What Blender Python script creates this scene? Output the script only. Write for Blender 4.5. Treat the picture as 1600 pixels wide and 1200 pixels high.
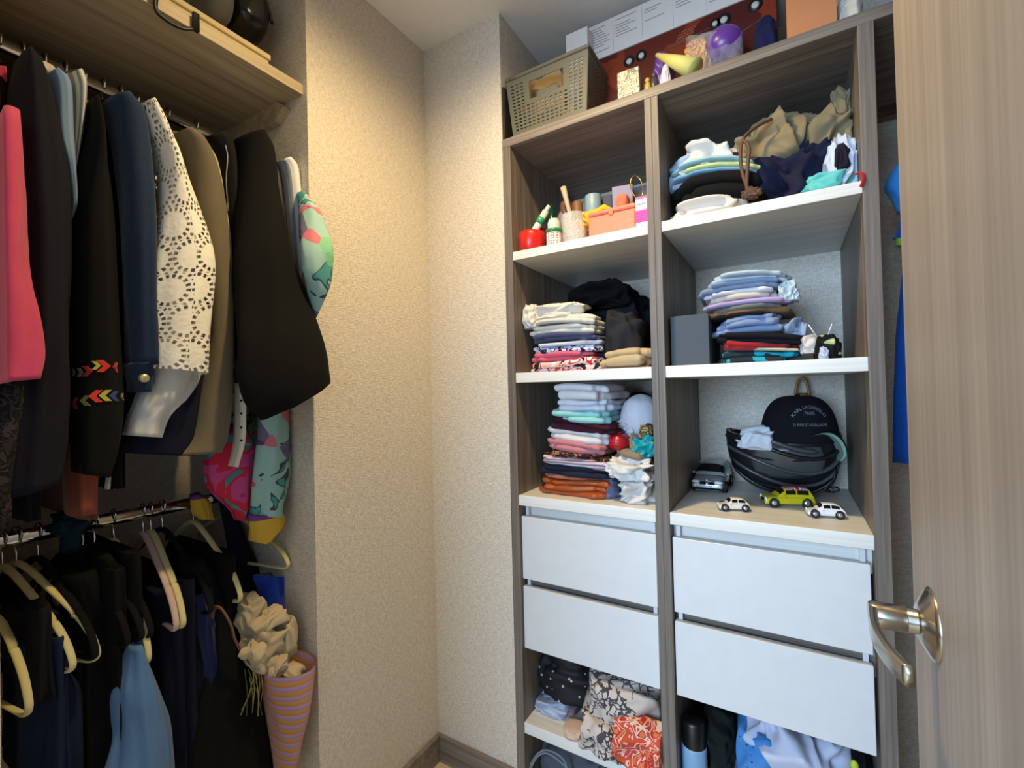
import bpy, math, random
import numpy as np
from mathutils import Matrix, Vector

for o in list(bpy.data.objects): bpy.data.objects.remove(o)
scene = bpy.context.scene
COL = scene.collection

# ------------------------------------------------------------------ camera
FPX = 716.34
YAW, PITCH, ROLL = [math.radians(a) for a in (31.1403, 0.7037, -1.3962)]
CAM = np.array([1.04355, -1.19322, 1.2331])
FW = np.array([-math.sin(YAW)*math.cos(PITCH), math.cos(YAW)*math.cos(PITCH), math.sin(PITCH)])
_r = np.array([math.cos(YAW), math.sin(YAW), 0.0]); _u = np.cross(_r, FW)
RT = _r*math.cos(ROLL) + _u*math.sin(ROLL)
UP = -_r*math.sin(ROLL) + _u*math.cos(ROLL)
cam_data = bpy.data.cameras.new('camera'); cam_data.sensor_width = 36.0; cam_data.sensor_fit = 'HORIZONTAL'
cam_data.lens = FPX*36.0/1600.0; cam_data.clip_start = 0.02; cam_data.clip_end = 50
cam = bpy.data.objects.new('camera', cam_data); COL.objects.link(cam)
cam.matrix_world = Matrix(((RT[0], UP[0], -FW[0], CAM[0]), (RT[1], UP[1], -FW[1], CAM[1]), (RT[2], UP[2], -FW[2], CAM[2]), (0, 0, 0, 1)))
scene.camera = cam

def at(u, v, **k):
    """point of the room seen at photograph pixel (u, v) on the plane x=, y= or z="""
    d = FW + RT*(u-800)/FPX - UP*(v-600)/FPX
    (n, c), = k.items(); i = 'xyz'.index(n)
    return CAM + d*((c-CAM[i])/d[i])

# ------------------------------------------------------------------ light
scene.view_settings.view_transform = 'Standard'; scene.view_settings.look = 'None'
scene.view_settings.exposure = 0.0; scene.view_settings.gamma = 1.0
scene.view_settings.use_curve_mapping = False
WORLD_STRENGTH = 0.8
LAMP_W = 68.0
WINDOW_W = 150.0
w = bpy.data.worlds.new('world'); scene.world = w; w.use_nodes = True
bg = w.node_tree.nodes['Background']; bg.inputs[0].default_value = (0.72, 0.84, 1.0, 1); bg.inputs[1].default_value = WORLD_STRENGTH
# cool daylight that enters by the doorway behind the camera
wl = bpy.data.lights.new('window_behind_camera_offscreen', 'AREA'); wl.shape = 'RECTANGLE'; wl.size = 1.5; wl.size_y = 1.3; wl.energy = WINDOW_W; wl.color = (.50, .73, 1.0)
wlo = bpy.data.objects.new('window_behind_camera_offscreen', wl); COL.objects.link(wlo); wlo.location = (.25, -3.93, 1.55); wlo.rotation_euler = (math.radians(90), 0, 0)


# ------------------------------------------------------------------ helpers
def S(r, g, b):
    f = lambda c: (c/255/12.92) if c/255 <= 0.04045 else ((c/255+0.055)/1.055)**2.4
    return (f(r), f(g), f(b), 1.0)

class MB:
    """collects vertices, faces and uvs; becomes ONE mesh object"""
    def __init__(s): s.v = []; s.f = []; s.uv = {}; s.n = 0
    def add(s, V, F, UV=None):
        V = np.asarray(V, float).reshape(-1, 3); b = s.n
        s.v.append(V); s.n += len(V)
        for i, f in enumerate(F):
            if UV is not None: s.uv[len(s.f)] = [UV[i][k] if not np.isscalar(UV[i][k]) else UV[i] for k in range(len(f))]
            s.f.append([b+j for j in f])
        return s
    def verts(s): return np.concatenate(s.v) if s.v else np.zeros((0, 3))
    def box(s, x0, x1, y0, y1, z0, z1, bev=0.0):
        if bev <= 0:
            V = [(x, y, z) for z in (z0, z1) for y in (y0, y1) for x in (x0, x1)]
            return s.add(V, [(0, 2, 3, 1), (4, 5, 7, 6), (0, 1, 5, 4), (2, 6, 7, 3), (0, 4, 6, 2), (1, 3, 7, 5)])
        b = bev; V = []; idx = {}
        ex = ((x0, x1), (y0, y1), (z0, z1))
        for c in range(8):
            sg = (c & 1, (c >> 1) & 1, (c >> 2) & 1)
            for a in range(3):
                p = [ex[k][sg[k]] + (0 if k == a else (b if sg[k] == 0 else -b)) for k in range(3)]
                idx[(c, a)] = len(V); V.append(p)
        F = []
        for a in range(3):
            o1, o2 = [k for k in range(3) if k != a]
            for sd in (0, 1):
                cs = [(sd << a) | (i << o1) | (j << o2) for i, j in ((0, 0), (1, 0), (1, 1), (0, 1))]
                F.append([idx[(c, a)] for c in cs])
        for a in range(3):
            o1, o2 = [k for k in range(3) if k != a]
            for i in (0, 1):
                for j in (0, 1):
                    c0 = (i << o1) | (j << o2); c1 = c0 | (1 << a)
                    F.append([idx[(c0, o1)], idx[(c1, o1)], idx[(c1, o2)], idx[(c0, o2)]])
        for c in range(8): F.append([idx[(c, 0)], idx[(c, 1)], idx[(c, 2)]])
        return s.add(V, F)
    def grid(s, P, closed=False, cap0=False, cap1=False, UV=None):
        """P[m][n] points; closed wraps n"""
        P = np.asarray(P, float); m, n = P.shape[:2]
        F = []; uvs = []
        nn = n if closed else n-1
        for i in range(m-1):
            for j in range(nn):
                k = (j+1) % n
                F.append((i*n+j, i*n+k, (i+1)*n+k, (i+1)*n+j))
                if UV is not None:
                    u0, u1 = UV[0][j], UV[0][j+1]; v0, v1 = UV[1][i], UV[1][i+1]
                    uvs.append([(u0, v0), (u1, v0), (u1, v1), (u0, v1)])
        V = P.reshape(-1, 3)
        if cap0: V = np.vstack([V, P[0].mean(0)]); c = len(V)-1; F += [(c, (j+1) % n, j) for j in range(n)]; uvs += [[(0, 0)]*3]*n
        if cap1: V = np.vstack([V, P[-1].mean(0)]); c = len(V)-1; F += [(c, (m-1)*n+j, (m-1)*n+(j+1) % n) for j in range(n)]; uvs += [[(0, 0)]*3]*n
        return s.add(V, F, uvs if UV is not None else None)
    def lathe(s, prof, c=(0, 0, 0), n=32, axis='z', cap=True):
        a = np.linspace(0, 2*math.pi, n, endpoint=False)
        P = []
        for r, h in prof:
            x, y = r*np.cos(a), r*np.sin(a); z = np.full(n, h)
            q = {'z': (x, y, z), 'x': (z, x, y), 'y': (y, z, x)}[axis]
            P.append(np.stack(q, 1)+np.array(c))
        return s.grid(P, True, cap, cap)
    def tube(s, pts, r, n=10, cap=True, smooth=0, flat=1.0):
        pts = np.asarray(pts, float)
        r = np.full(len(pts), r, float) if np.isscalar(r) else np.asarray(r, float)
        if smooth:
            q = np.column_stack([pts, r]); q = spline(q, smooth); pts, r = q[:, :3], q[:, 3]
        T = np.gradient(pts, axis=0); T /= np.linalg.norm(T, axis=1)[:, None]+1e-12
        nrm = np.cross(T[0], (0.13, 0.27, 0.95)); nrm /= np.linalg.norm(nrm)
        P = []; a = np.linspace(0, 2*math.pi, n, endpoint=False)
        for p, t, rr in zip(pts, T, r):
            nrm = nrm - t*(nrm@t); nrm /= np.linalg.norm(nrm)+1e-12; b = np.cross(t, nrm)
            P.append(p + rr*(np.cos(a)[:, None]*nrm + flat*np.sin(a)[:, None]*b))
        return s.grid(P, True, cap, cap)
    def ellipsoid(s, c, r, n=20, m=12):
        ph = np.linspace(-math.pi/2, math.pi/2, m+1)[1:-1]
        a = np.linspace(0, 2*math.pi, n, endpoint=False)
        P = [np.stack([c[0]+r[0]*math.cos(p)*np.cos(a), c[1]+r[1]*math.cos(p)*np.sin(a), np.full(n, c[2]+r[2]*math.sin(p))], 1) for p in ph]
        return s.grid(P, True, True, True)
    def xform(s, M):
        M = np.array(M)
        s.v = [V@M[:3, :3].T+M[:3, 3] for V in s.v]; return s

def spline(Q, k):
    """Catmull-Rom through the rows of Q, k samples per span"""
    Q = np.asarray(Q, float)
    E = np.vstack([2*Q[0]-Q[1], Q, 2*Q[-1]-Q[-2]]); out = []
    for i in range(1, len(E)-2):
        p0, p1, p2, p3 = E[i-1:i+3]
        for t in np.linspace(0, 1, k, endpoint=False):
            out.append(0.5*((2*p1)+(p2-p0)*t+(2*p0-5*p1+4*p2-p3)*t*t+(3*p1-p0-3*p2+p3)*t**3))
    out.append(Q[-1]); return np.array(out)

class SN:
    """smooth sum-of-sines noise"""
    def __init__(s, seed, freq, n=7):
        g = np.random.RandomState(seed); k = g.normal(size=(n, 3)); k /= np.linalg.norm(k, axis=1)[:, None]
        s.k = k*freq*g.uniform(0.6, 1.5, (n, 1)); s.p = g.uniform(0, 6.28, n); s.n = n
    def __call__(s, P): return np.sin(P@s.k.T+s.p).sum(-1)/math.sqrt(s.n)/1.2

def thing(name, label, cat, loc=(0, 0, 0), group=None, kind=None):
    o = bpy.data.objects.new(name, None); COL.objects.link(o); o.empty_display_size = 0.02
    o.location = Vector([float(c) for c in loc]); tag(o, label, cat, group, kind); return o
def tag(o, label=None, cat=None, group=None, kind=None):
    if label: o['label'] = label
    if cat: o['category'] = cat
    if group: o['group'] = group
    if kind: o['kind'] = kind
    return o
def wloc(o):
    l = np.array(o.location); 
    return l + (wloc(o.parent) if o.parent else 0)
def mesh(name, mb, mat, smooth=True):
    me = bpy.data.meshes.new(name); V = mb.verts()
    me.from_pydata(V.tolist(), [], mb.f)
    if mb.uv:
        L = me.uv_layers.new(name='UVMap')
        arr = np.zeros((len(me.loops), 2)); li = 0
        for i, f in enumerate(mb.f):
            if i in mb.uv:
                for k, q in enumerate(mb.uv[i]): arr[li+k] = q
            li += len(f)
        L.data.foreach_set('uv', arr.ravel())
    me.polygons.foreach_set('use_smooth', [smooth]*len(me.polygons))
    if mat is not None: me.materials.append(mat)
    me.update(); return me
def obj(name, mb, mat, parent=None, smooth=True, label=None, cat=None, group=None, kind=None, origin=None, mods=(), auto=None):
    V = mb.verts()
    if parent is not None: org = wloc(parent)
    elif origin is not None: org = np.array(origin, float)
    else: org = np.array([(V[:, 0].min()+V[:, 0].max())/2, (V[:, 1].min()+V[:, 1].max())/2, V[:, 2].min()])
    if parent is not None:
        ctr = np.array([(V[:, 0].min()+V[:, 0].max())/2, (V[:, 1].min()+V[:, 1].max())/2, V[:, 2].min()])
    else: ctr = org
    mb.v = [q-ctr for q in mb.v]
    me = mesh(name, mb, mat, smooth)
    o = bpy.data.objects.new(name, me); COL.objects.link(o)
    o.location = Vector(ctr-org if parent is not None else org)
    if parent is not None: o.parent = parent
    if auto:
        try: me.set_sharp_from_angle(angle=math.radians(auto))
        except Exception: pass
    for m in mods:
        md = o.modifiers.new(m[0].lower(), m[0])
        for k, val in m[1].items(): setattr(md, k, val)
    return tag(o, label, cat, group, kind)

# ------------------------------------------------------------------ materials
class NB:
    def __init__(s, name):
        s.m = bpy.data.materials.new(name); s.m.use_nodes = True; s.t = s.m.node_tree; s.t.nodes.clear()
        s.out = s.t.nodes.new('ShaderNodeOutputMaterial'); s.b = s.t.nodes.new('ShaderNodeBsdfPrincipled')
        s.t.links.new(s.b.outputs[0], s.out.inputs[0])
    def n(s, ty, props=None, **ins):
        nd = s.t.nodes.new('ShaderNode'+ty)
        for k, v in (props or {}).items(): setattr(nd, k, v)
        for k, v in ins.items():
            key = int(k[1:]) if k[0] == '_' and k[1:].isdigit() else k.replace('_', ' ')
            s.set(nd.inputs[key], v)
        return nd
    def set(s, inp, v):
        if hasattr(v, 'links') and hasattr(v, 'is_output'): s.t.links.new(v, inp)
        else: inp.default_value = v
    def P(s, **k):
        for a, v in k.items(): s.set(s.b.inputs[a.replace('_', ' ')], v)
        return s
    def math(s, op, a, b=0.0): 
        nd = s.t.nodes.new('ShaderNodeMath'); nd.operation = op; s.set(nd.inputs[0], a); s.set(nd.inputs[1], b); return nd.outputs[0]
    def coord(s, which='Object', scale=(1, 1, 1), loc=(0, 0, 0), rot=(0, 0, 0)):
        tc = s.t.nodes.new('ShaderNodeTexCoord'); mp = s.t.nodes.new('ShaderNodeMapping')
        s.t.links.new(tc.outputs[which], mp.inputs[0]); mp.inputs[1].default_value = loc; mp.inputs[2].default_value = rot; mp.inputs[3].default_value = scale
        return mp.outputs[0]
    def noise(s, vec, scale=5, detail=3, rough=.5, dist=0.0):
        return s.n('TexNoise', Vector=vec, Scale=scale, Detail=detail, Roughness=rough, Distortion=dist).outputs[0]
    def ramp(s, fac, stops, interp='LINEAR'):
        nd = s.t.nodes.new('ShaderNodeValToRGB'); nd.color_ramp.interpolation = interp; s.set(nd.inputs[0], fac)
        cr = nd.color_ramp
        while len(cr.elements) < len(stops): cr.elements.new(0.5)
        for e, (p, c) in zip(cr.elements, stops): e.position = p; e.color = c
        return nd.outputs[0]
    def mix(s, fac, a, b):
        nd = s.t.nodes.new('ShaderNodeMix'); nd.data_type = 'RGBA'; s.set(nd.inputs[0], fac); s.set(nd.inputs[6], a); s.set(nd.inputs[7], b); return nd.outputs[2]
    def bump(s, h, strength=.3, dist=.002):
        nd = s.n('Bump', Strength=strength, Distance=dist, Height=h); s.set(s.b.inputs['Normal'], nd.outputs[0]); return s

def sc(c, k): return (min(c[0]*k, 1), min(c[1]*k, 1), min(c[2]*k, 1), 1)
_mc = {}
def plain(name, col, rough=.5, metal=0.0, spec=.5, **k):
    if name in _mc: return _mc[name]
    b = NB(name); nz = b.noise(b.coord(), 30, 2)
    b.P(Base_Color=b.mix(nz, sc(col, .95), sc(col, 1.04)), Roughness=rough, Metallic=metal, **k); b.set(b.b.inputs['Specular IOR Level'], spec)
    _mc[name] = b.m; return b.m
_cc = {}
def cloth(col, rough=.92, weave=900., bump=.25, var=.18, sheen=.15):
    key = (col, rough, weave, bump)
    if key in _cc: return _cc[key]
    b = NB('cloth'); c = b.coord()
    nz = b.noise(c, 22, 4, .6); fine = b.noise(c, weave, 1)
    col2 = b.mix(nz, sc(col, 1-var), sc(col, 1+var*.6))
    b.P(Base_Color=b.mix(b.math('MULTIPLY', fine, .25), col2, sc(col, .7)), Roughness=rough); b.set(b.b.inputs['Specular IOR Level'], .2)
    b.set(b.b.inputs['Sheen Weight'], sheen if max(col[:3]) > .06 else 0.0); b.set(b.b.inputs['Sheen Roughness'], .5)
    h = b.math('ADD', b.math('MULTIPLY', nz, 1.0), b.math('MULTIPLY', fine, .15)); b.bump(h, bump, .006)
    _cc[key] = b.m; return b.m
def stripes(cols, period, axis='z', which='Object', width=None, rough=.92, wob=.06):
    """striped cloth: cols repeat over period metres along axis"""
    b = NB('striped_cloth'); c = b.coord(which)
    sep = b.n('SeparateXYZ', Vector=c); a = sep.outputs['xyz'.index(axis)]
    nz = b.noise(c, 12, 2); t = b.math('FRACT', b.math('ADD', b.math('DIVIDE', a, period), b.math('MULTIPLY', nz, wob)))
    st = [(i/len(cols) if width is None else width[i], k) for i, k in enumerate(cols)]
    b.P(Base_Color=b.ramp(t, st, 'CONSTANT'), Roughness=rough); b.set(b.b.inputs['Specular IOR Level'], .2)
    b.bump(b.noise(c, 500, 2), .2, .003); return b.m
def blotch(cols, scale=25., rough=.9, dist=1.2, which='Object', stops=None, detail=1.5, wt=False):
    """printed cloth: irregular patches of the given colours"""
    b = NB('printed_cloth'); c = b.coord(which)
    if wt: f = b.n('TexVoronoi', Vector=b.n('VectorMath', {'operation': 'ADD'}, _0=c, _1=b.n('TexNoise', Vector=c, Scale=scale*.8).outputs[1]).outputs[0], Scale=scale).outputs[1]; f = b.n('SeparateColor', Color=f).outputs[0]; f = f
    else: f = b.noise(c, scale, detail, .5, dist)
    if stops is None:
        n = len(cols); lo, hi = (0.0, 1.0) if wt else (.3, .7)
        stops = [lo+(hi-lo)*i/n for i in range(n)]
    b.P(Base_Color=b.ramp(f, list(zip(stops, cols)), 'CONSTANT'), Roughness=rough); b.set(b.b.inputs['Specular IOR Level'], .2)
    b.bump(b.noise(c, 300, 3), .2, .003); return b.m

def wall_mat(name, c1, c2, c3):
    b = NB(name); 
    h = b.noise(b.coord(scale=(70, 70, 300)), 1.0, 2, .6); v = b.noise(b.coord(scale=(300, 300, 60)), 1.0, 3, .6)
    big = b.noise(b.coord(scale=(4, 4, 9)), 1.0, 3, .6)
    wv = b.math('ADD', b.math('MULTIPLY', h, .5), b.math('MULTIPLY', v, .5))
    col = b.ramp(wv, [(.38, c1), (.5, c2), (.63, c3)])
    b.P(Base_Color=b.mix(b.math('MULTIPLY', big, .4), col, c2), Roughness=.8); b.set(b.b.inputs['Specular IOR Level'], .25)
    b.bump(wv, .9, .0045); return b.m
def wood_mat(name, c1, c2, c3, axis='z', rough=.5, fine=160., long=3., bumpk=.15):
    b = NB(name); s1 = [fine]*3; s2 = [fine*.22]*3; i = 'xyz'.index(axis); s1[i] = long; s2[i] = long*.35
    a = b.noise(b.coord(scale=tuple(s1)), 1.0, 4, .6); d = b.noise(b.coord(scale=tuple(s2)), 1.0, 3, .55, .3)
    t = b.math('ADD', b.math('MULTIPLY', a, .45), b.math('MULTIPLY', d, .55))
    b.P(Base_Color=b.ramp(t, [(.34, c1), (.5, c2), (.66, c3)]), Roughness=rough); b.set(b.b.inputs['Specular IOR Level'], .35)
    b.bump(t, bumpk, .002); return b.m

WALL = wall_mat('woven_wallpaper', S(196, 186, 173), S(217, 207, 194), S(235, 226, 213))
CEIL = plain('ceiling_paint', S(234, 232, 230), .9)
FLOORM = wood_mat('floor_laminate', S(176, 158, 128), S(198, 181, 150), S(212, 197, 168), 'x', .45, 60, 2)
WOODZ = wood_mat('grey_oak_upright', S(92, 83, 76), S(122, 112, 104), S(150, 140, 131), 'z')
WOODX = wood_mat('grey_oak_level', S(92, 83, 76), S(122, 112, 104), S(150, 140, 131), 'x')
WOODY = wood_mat('grey_oak_niche', S(150, 132, 104), S(184, 166, 136), S(205, 188, 158), 'y')
DOORW = wood_mat('oak_door_veneer', S(136, 125, 117), S(150, 139, 130), S(167, 156, 146), 'z', .5, 110, 1.6)
CREAM = wood_mat('cream_laminate', S(208, 204, 198), S(222, 219, 214), S(234, 232, 228), 'x', .4, 120, 3, .06)
WHITEL = plain('white_laminate', S(214, 214, 216), .38)
CHROME = plain('chrome', S(225, 225, 228), .08, 1.0)
NICKEL = plain('satin_nickel', S(190, 184, 172), .24, 1.0)

# ------------------------------------------------------------------ room shell
H = 2.4; YN = -0.453; YN0 = -.999; XB = -0.6; DEP = 0.49
xe, xa, xb, xm, xc, xd, xf = .308, .3353, .7421, .7595, .7768, 1.1852, 1.2131
XR = 1.95; YD = -1.32
ZTT, ZTB, ZA, ZAb, ZB, ZBb, ZC, ZCb, ZD, ZDb = 2.0013, 1.9754, 1.651, 1.6251, 1.2832, 1.2535, .9138, .8834, .234, .2016
def st(name, mb, mat, parent=None, **k):
    return obj(name, mb, mat, parent, smooth=False, origin=(0, 0, 0), kind='structure' if parent is None else None, **k)
st('floor', MB().box(-2.0, 3.2, -4.0, .55, -.05, 0), FLOORM, label='light laminate floor at the foot of the walls')
st('ceiling', MB().box(-.7, XR+.05, YD-.05, .55, H, H+.06), CEIL, label='plain white ceiling above the closet')
st('wall_left', MB().box(XB-.05, 0, YN, 0, 0, H), WALL, label='pier of woven beige wallpaper beside the hanging niche')
st('wall_left_near', MB().box(XB-.05, 0, YD-.05, YN0, 0, H), WALL, label='strip of woven wallpaper at the near side of the niche')
st('wall_niche_back', MB().box(XB-.05, XB, YN0, YN, 0, H), WALL, label='woven wallpaper at the back of the hanging niche')
st('wall_back', MB().box(0, xe, 0, DEP, 0, H), WALL, label='pier of woven beige wallpaper beside the shelving')
st('wall_shelving_back', MB().box(0, XR+.05, DEP, DEP+.05, 0, H), WALL, label='woven wallpaper behind the open shelves')
st('wall_right', MB().box(XR, XR+.05, YD-.05, DEP, 0, H), WALL, label='woven wallpaper behind the open door')
DX0, DX1, DH = .30, 1.215, 2.1
nw = MB().box(0, DX0, YD-.05, YD, 0, H).box(DX1, XR, YD-.05, YD, 0, H).box(DX0, DX1, YD-.05, YD, DH, H)
st('wall_near', nw, WALL, label='wall around the doorway of the closet')
# the room beyond the doorway, with its window (behind the camera)
st('wall_bedroom_left', MB().box(-2.05, -2.0, -4.0, YD-.05, 0, H), CEIL); st('wall_bedroom_right', MB().box(3.2, 3.25, -4.0, YD-.05, 0, H), CEIL)
st('wall_bedroom_front', MB().box(-2.0, -.65, YD-.1, YD-.05, 0, H).box(XR+.05, 3.2, YD-.1, YD-.05, 0, H), CEIL)
st('wall_bedroom_window', MB().box(-2.05, -.52, -4.05, -4.0, 0, H).box(1.02, 3.25, -4.05, -4.0, 0, H).box(-.52, 1.02, -4.05, -4.0, 0, .88).box(-.52, 1.02, -4.05, -4.0, 2.22, H), CEIL)
st('ceiling_bedroom', MB().box(-2.05, 3.25, -4.05, YD-.05, H, H+.06), CEIL)
wf = st('window_1', MB().box(-.52, -.47, -4.04, -3.98, .88, 2.22).box(.97, 1.02, -4.04, -3.98, .88, 2.22).box(-.47, .97, -4.04, -3.98, .88, .93).box(-.47, .97, -4.04, -3.98, 2.17, 2.22), WHITEL, label='white framed window of the room beyond the doorway')
bbt = .014
st('baseboard_left', MB().box(0, bbt, YN, 0, 0, .086, .002), WOODX, label='grey oak baseboard along the wallpapered pier by the niche')
st('baseboard_back', MB().box(bbt, xe, -bbt, 0, 0, .086, .002), WOODX, label='grey oak baseboard along the wall beside the shelving')

# recessed ceiling lamp (out of frame): it lights the walls from above
LX, LY = .58, -.5
lt = thing('ceiling_downlight', 'round recessed ceiling lamp with white ring', 'lamp', (LX, LY, H-.012))
obj('ring', MB().lathe([(.052, H-.001), (.052, H-.008), (.075, H-.012), (.082, H-.004), (.082, H-.0005)], (LX, LY, 0), 32, cap=False), WHITEL, lt)
obj('diffuser', MB().lathe([(.05, H-.002), (.05, H-.004)], (LX, LY, 0), 32), plain('frosted_diffuser', S(226, 222, 212), .4), lt)
ld = bpy.data.lights.new('ceiling_lamp_offscreen', 'SPOT'); ld.energy = LAMP_W; ld.color = (1.0, .74, .36); ld.spot_size = math.radians(166); ld.spot_blend = 1.0; ld.shadow_soft_size = .04
lo = bpy.data.objects.new('ceiling_lamp_offscreen', ld); COL.objects.link(lo); lo.location = (0, 0, -.012); lo.parent = lt

# ------------------------------------------------------------------ shelving cabinets
def cabinet(label, x0, x0i, x1i, x1, dl, dr):
    c = thing('shelving_cabinet', label, 'cabinet', ((x0+x1)/2, DEP/2, 0))
    for a, b in ((x0, x0i), (x1i, x1)):
        obj('side_panel', MB().box(a, b, 0, DEP, 0, ZTB, .0012), WOODZ, c, smooth=False)
    for zt, zb in ((ZA, ZAb), (ZB, ZBb), (ZC, ZCb), (ZD, ZDb)):
        obj('shelf', MB().box(x0i, x1i, .002, DEP, zb, zt, .001), CREAM, c, smooth=False)
    obj('plinth', MB().box(x0i, x1i, .02, .04, 0, .05), WOODX, c, smooth=False)
    for i, (zt, zb) in enumerate(((.8488, .661), (.6373, .4521))):
        d = MB().box(dl, dr, .012, .030, zb, zt, .001)
        d = obj('drawer', d, WHITEL, c, smooth=False)
        top = zt+.006
        for s_ in ((dl+.006, dl+.016), (dr-.016, dr-.006)):
            obj('drawer_side', MB().box(s_[0], s_[1], .030, .44, zb+.005, top+.02), WHITEL, d, smooth=False)
        obj('drawer_back', MB().box(dl+.016, dr-.016, .43, .44, zb+.005, top+.005), WHITEL, d, smooth=False)
        obj('drawer_base', MB().box(dl+.016, dr-.016, .030, .44, zb+.005, zb+.012), WHITEL, d, smooth=False)
    obj('rail', MB().box(x0i, x1i, .045, .060, .82, ZCb), CREAM, c, smooth=False)
    obj('rail', MB().box(x0i, x1i, .045, .060, .60, .70), WOODX, c, smooth=False)
    return c
cabinet('open grey oak cabinet with two white drawers beside the wallpapered pier', xe, xa, xb, xm, .3375, .7385)
cabinet('open grey oak cabinet with two white drawers beside the door', xm, xc, xd, xf, .7795, 1.1785)
obj('top_board', MB().box(xe, XR, 0, DEP, ZTB, ZTT, .0012), WOODX, smooth=False, label='long grey oak board across the top of both cabinets', cat='board')
obj('wardrobe_panel', MB().box(XR-.03, XR, 0, DEP, 0, ZTB, .001), WOODZ, smooth=False, label='grey oak upright at the far side of the blue clothes', cat='panel')

# ------------------------------------------------------------------ door
dX = 1.165; dY = -.469
door = st('door_1', MB().box(dX, dX+.04, YD+.01, dY, .008, 2.06, .0015), DOORW, label='open oak veneer door with a satin lever handle')
hy, hz = -.556, .977
hm = obj('rosette', MB().lathe([(.0005, -.0125), (.017, -.0125), (.020, -.011), (.0335, -.004), (.037, -.001), (.037, .0)], (dX, hy, hz), 48, 'x', False), NICKEL, door)
obj('neck', MB().lathe([(.0105, -.024), (.0125, -.022), (.0125, -.010), (.016, -.006)], (dX, hy, hz), 32, 'x', False), NICKEL, hm)
obj('barrel', MB().lathe([(.001, -.053), (.0122, -.053), (.0135, -.050), (.0135, -.022), (.012, -.0205), (.0005, -.0205)], (dX, hy, hz), 32, 'x', False), NICKEL, hm)
L = spline(np.array([(dX-.047, hy+.008, hz), (dX-.0505, hy-.012, hz-.001), (dX-.052, hy-.045, hz-.004), (dX-.046, hy-.080, hz-.007), (dX-.037, hy-.106, hz-.008)]), 8)
P = []
for i, p in enumerate(L):
    k = i/(len(L)-1); hh = .0125-.003*k; tt = .0042
    a = np.linspace(0, 2*math.pi, 16, endpoint=False)
    ca, sa = np.cos(a), np.sin(a); e = .45
    P.append(np.stack([p[0]+tt*np.sign(ca)*np.abs(ca)**e, np.full(16, p[1]), p[2]+hh*np.sign(sa)*np.abs(sa)**e], 1))
obj('lever', MB().grid(P, True, True, True), NICKEL, hm)
obj('latch_plate', MB().box(dX+.008, dX+.032, dY-.0005, dY+.0012, hz-.06, hz+.06), NICKEL, door, smooth=False)

# ------------------------------------------------------------------ hanging niche: shelf and rods
LS, LSb, XS = 2.0399, 2.0129, -.018
sh = thing('niche_shelf', 'pale oak shelf over the hanging clothes', 'shelf', (-.3, -.72, LSb))
obj('board', MB().box(XB, XS-.004, YN0, YN, LSb, LS, .001), WOODY, sh, smooth=False)
obj('edge_band', MB().box(XS-.004, XS, YN0, YN, LSb, LS, .0005), WOODY, sh, smooth=False)
for y0, y1 in ((YN-.02, YN), (YN0, YN0+.02)):
    cl = MB(); pr = [(XB, 0), (-.10, 0), (-.07, -.02), (-.11, -.05), (XB, -.05)]
    V = [(x, y, LSb+z) for y in (y0, y1) for x, z in pr]
    cl.add(V, [(0, 1, 2, 3, 4), (9, 8, 7, 6, 5)]+[(i, 5+i, 5+(i+1) % 5, (i+1) % 5) for i in range(5)])
    obj('cleat', cl, WOODY, sh, smooth=False)
def rod(label, x, z, hw, hh):
    r = thing('clothes_rod', label, 'rod', (x, YN, z)); a = np.linspace(0, 2*math.pi, 24, endpoint=False)
    P = [np.stack([x+hw*np.cos(a), np.full(24, y), z+hh*np.sin(a)], 1) for y in (YN0, YN)]
    obj('bar', MB().grid(P, True), CHROME, r)
    for y in (YN0, YN-.012):
        P = [np.stack([x+hw*k*np.cos(a), np.full(24, q), z+hh*k*np.sin(a)], 1) for q, k in ((y, 1.9), (y+.004, 1.9), (y+.008, 1.5), (y+.012, 1.5))]
        obj('end_cap', MB().grid(P, True, True, True), CHROME, r)
ROD1 = (-.30, 1.955); ROD2 = (-.30, .958)
rod('upper chrome clothes rod under the pale oak shelf', ROD1[0], ROD1[1], .008, .014)
rod('lower chrome clothes rod that carries the cream hangers', ROD2[0], ROD2[1], .008, .015)

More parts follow.
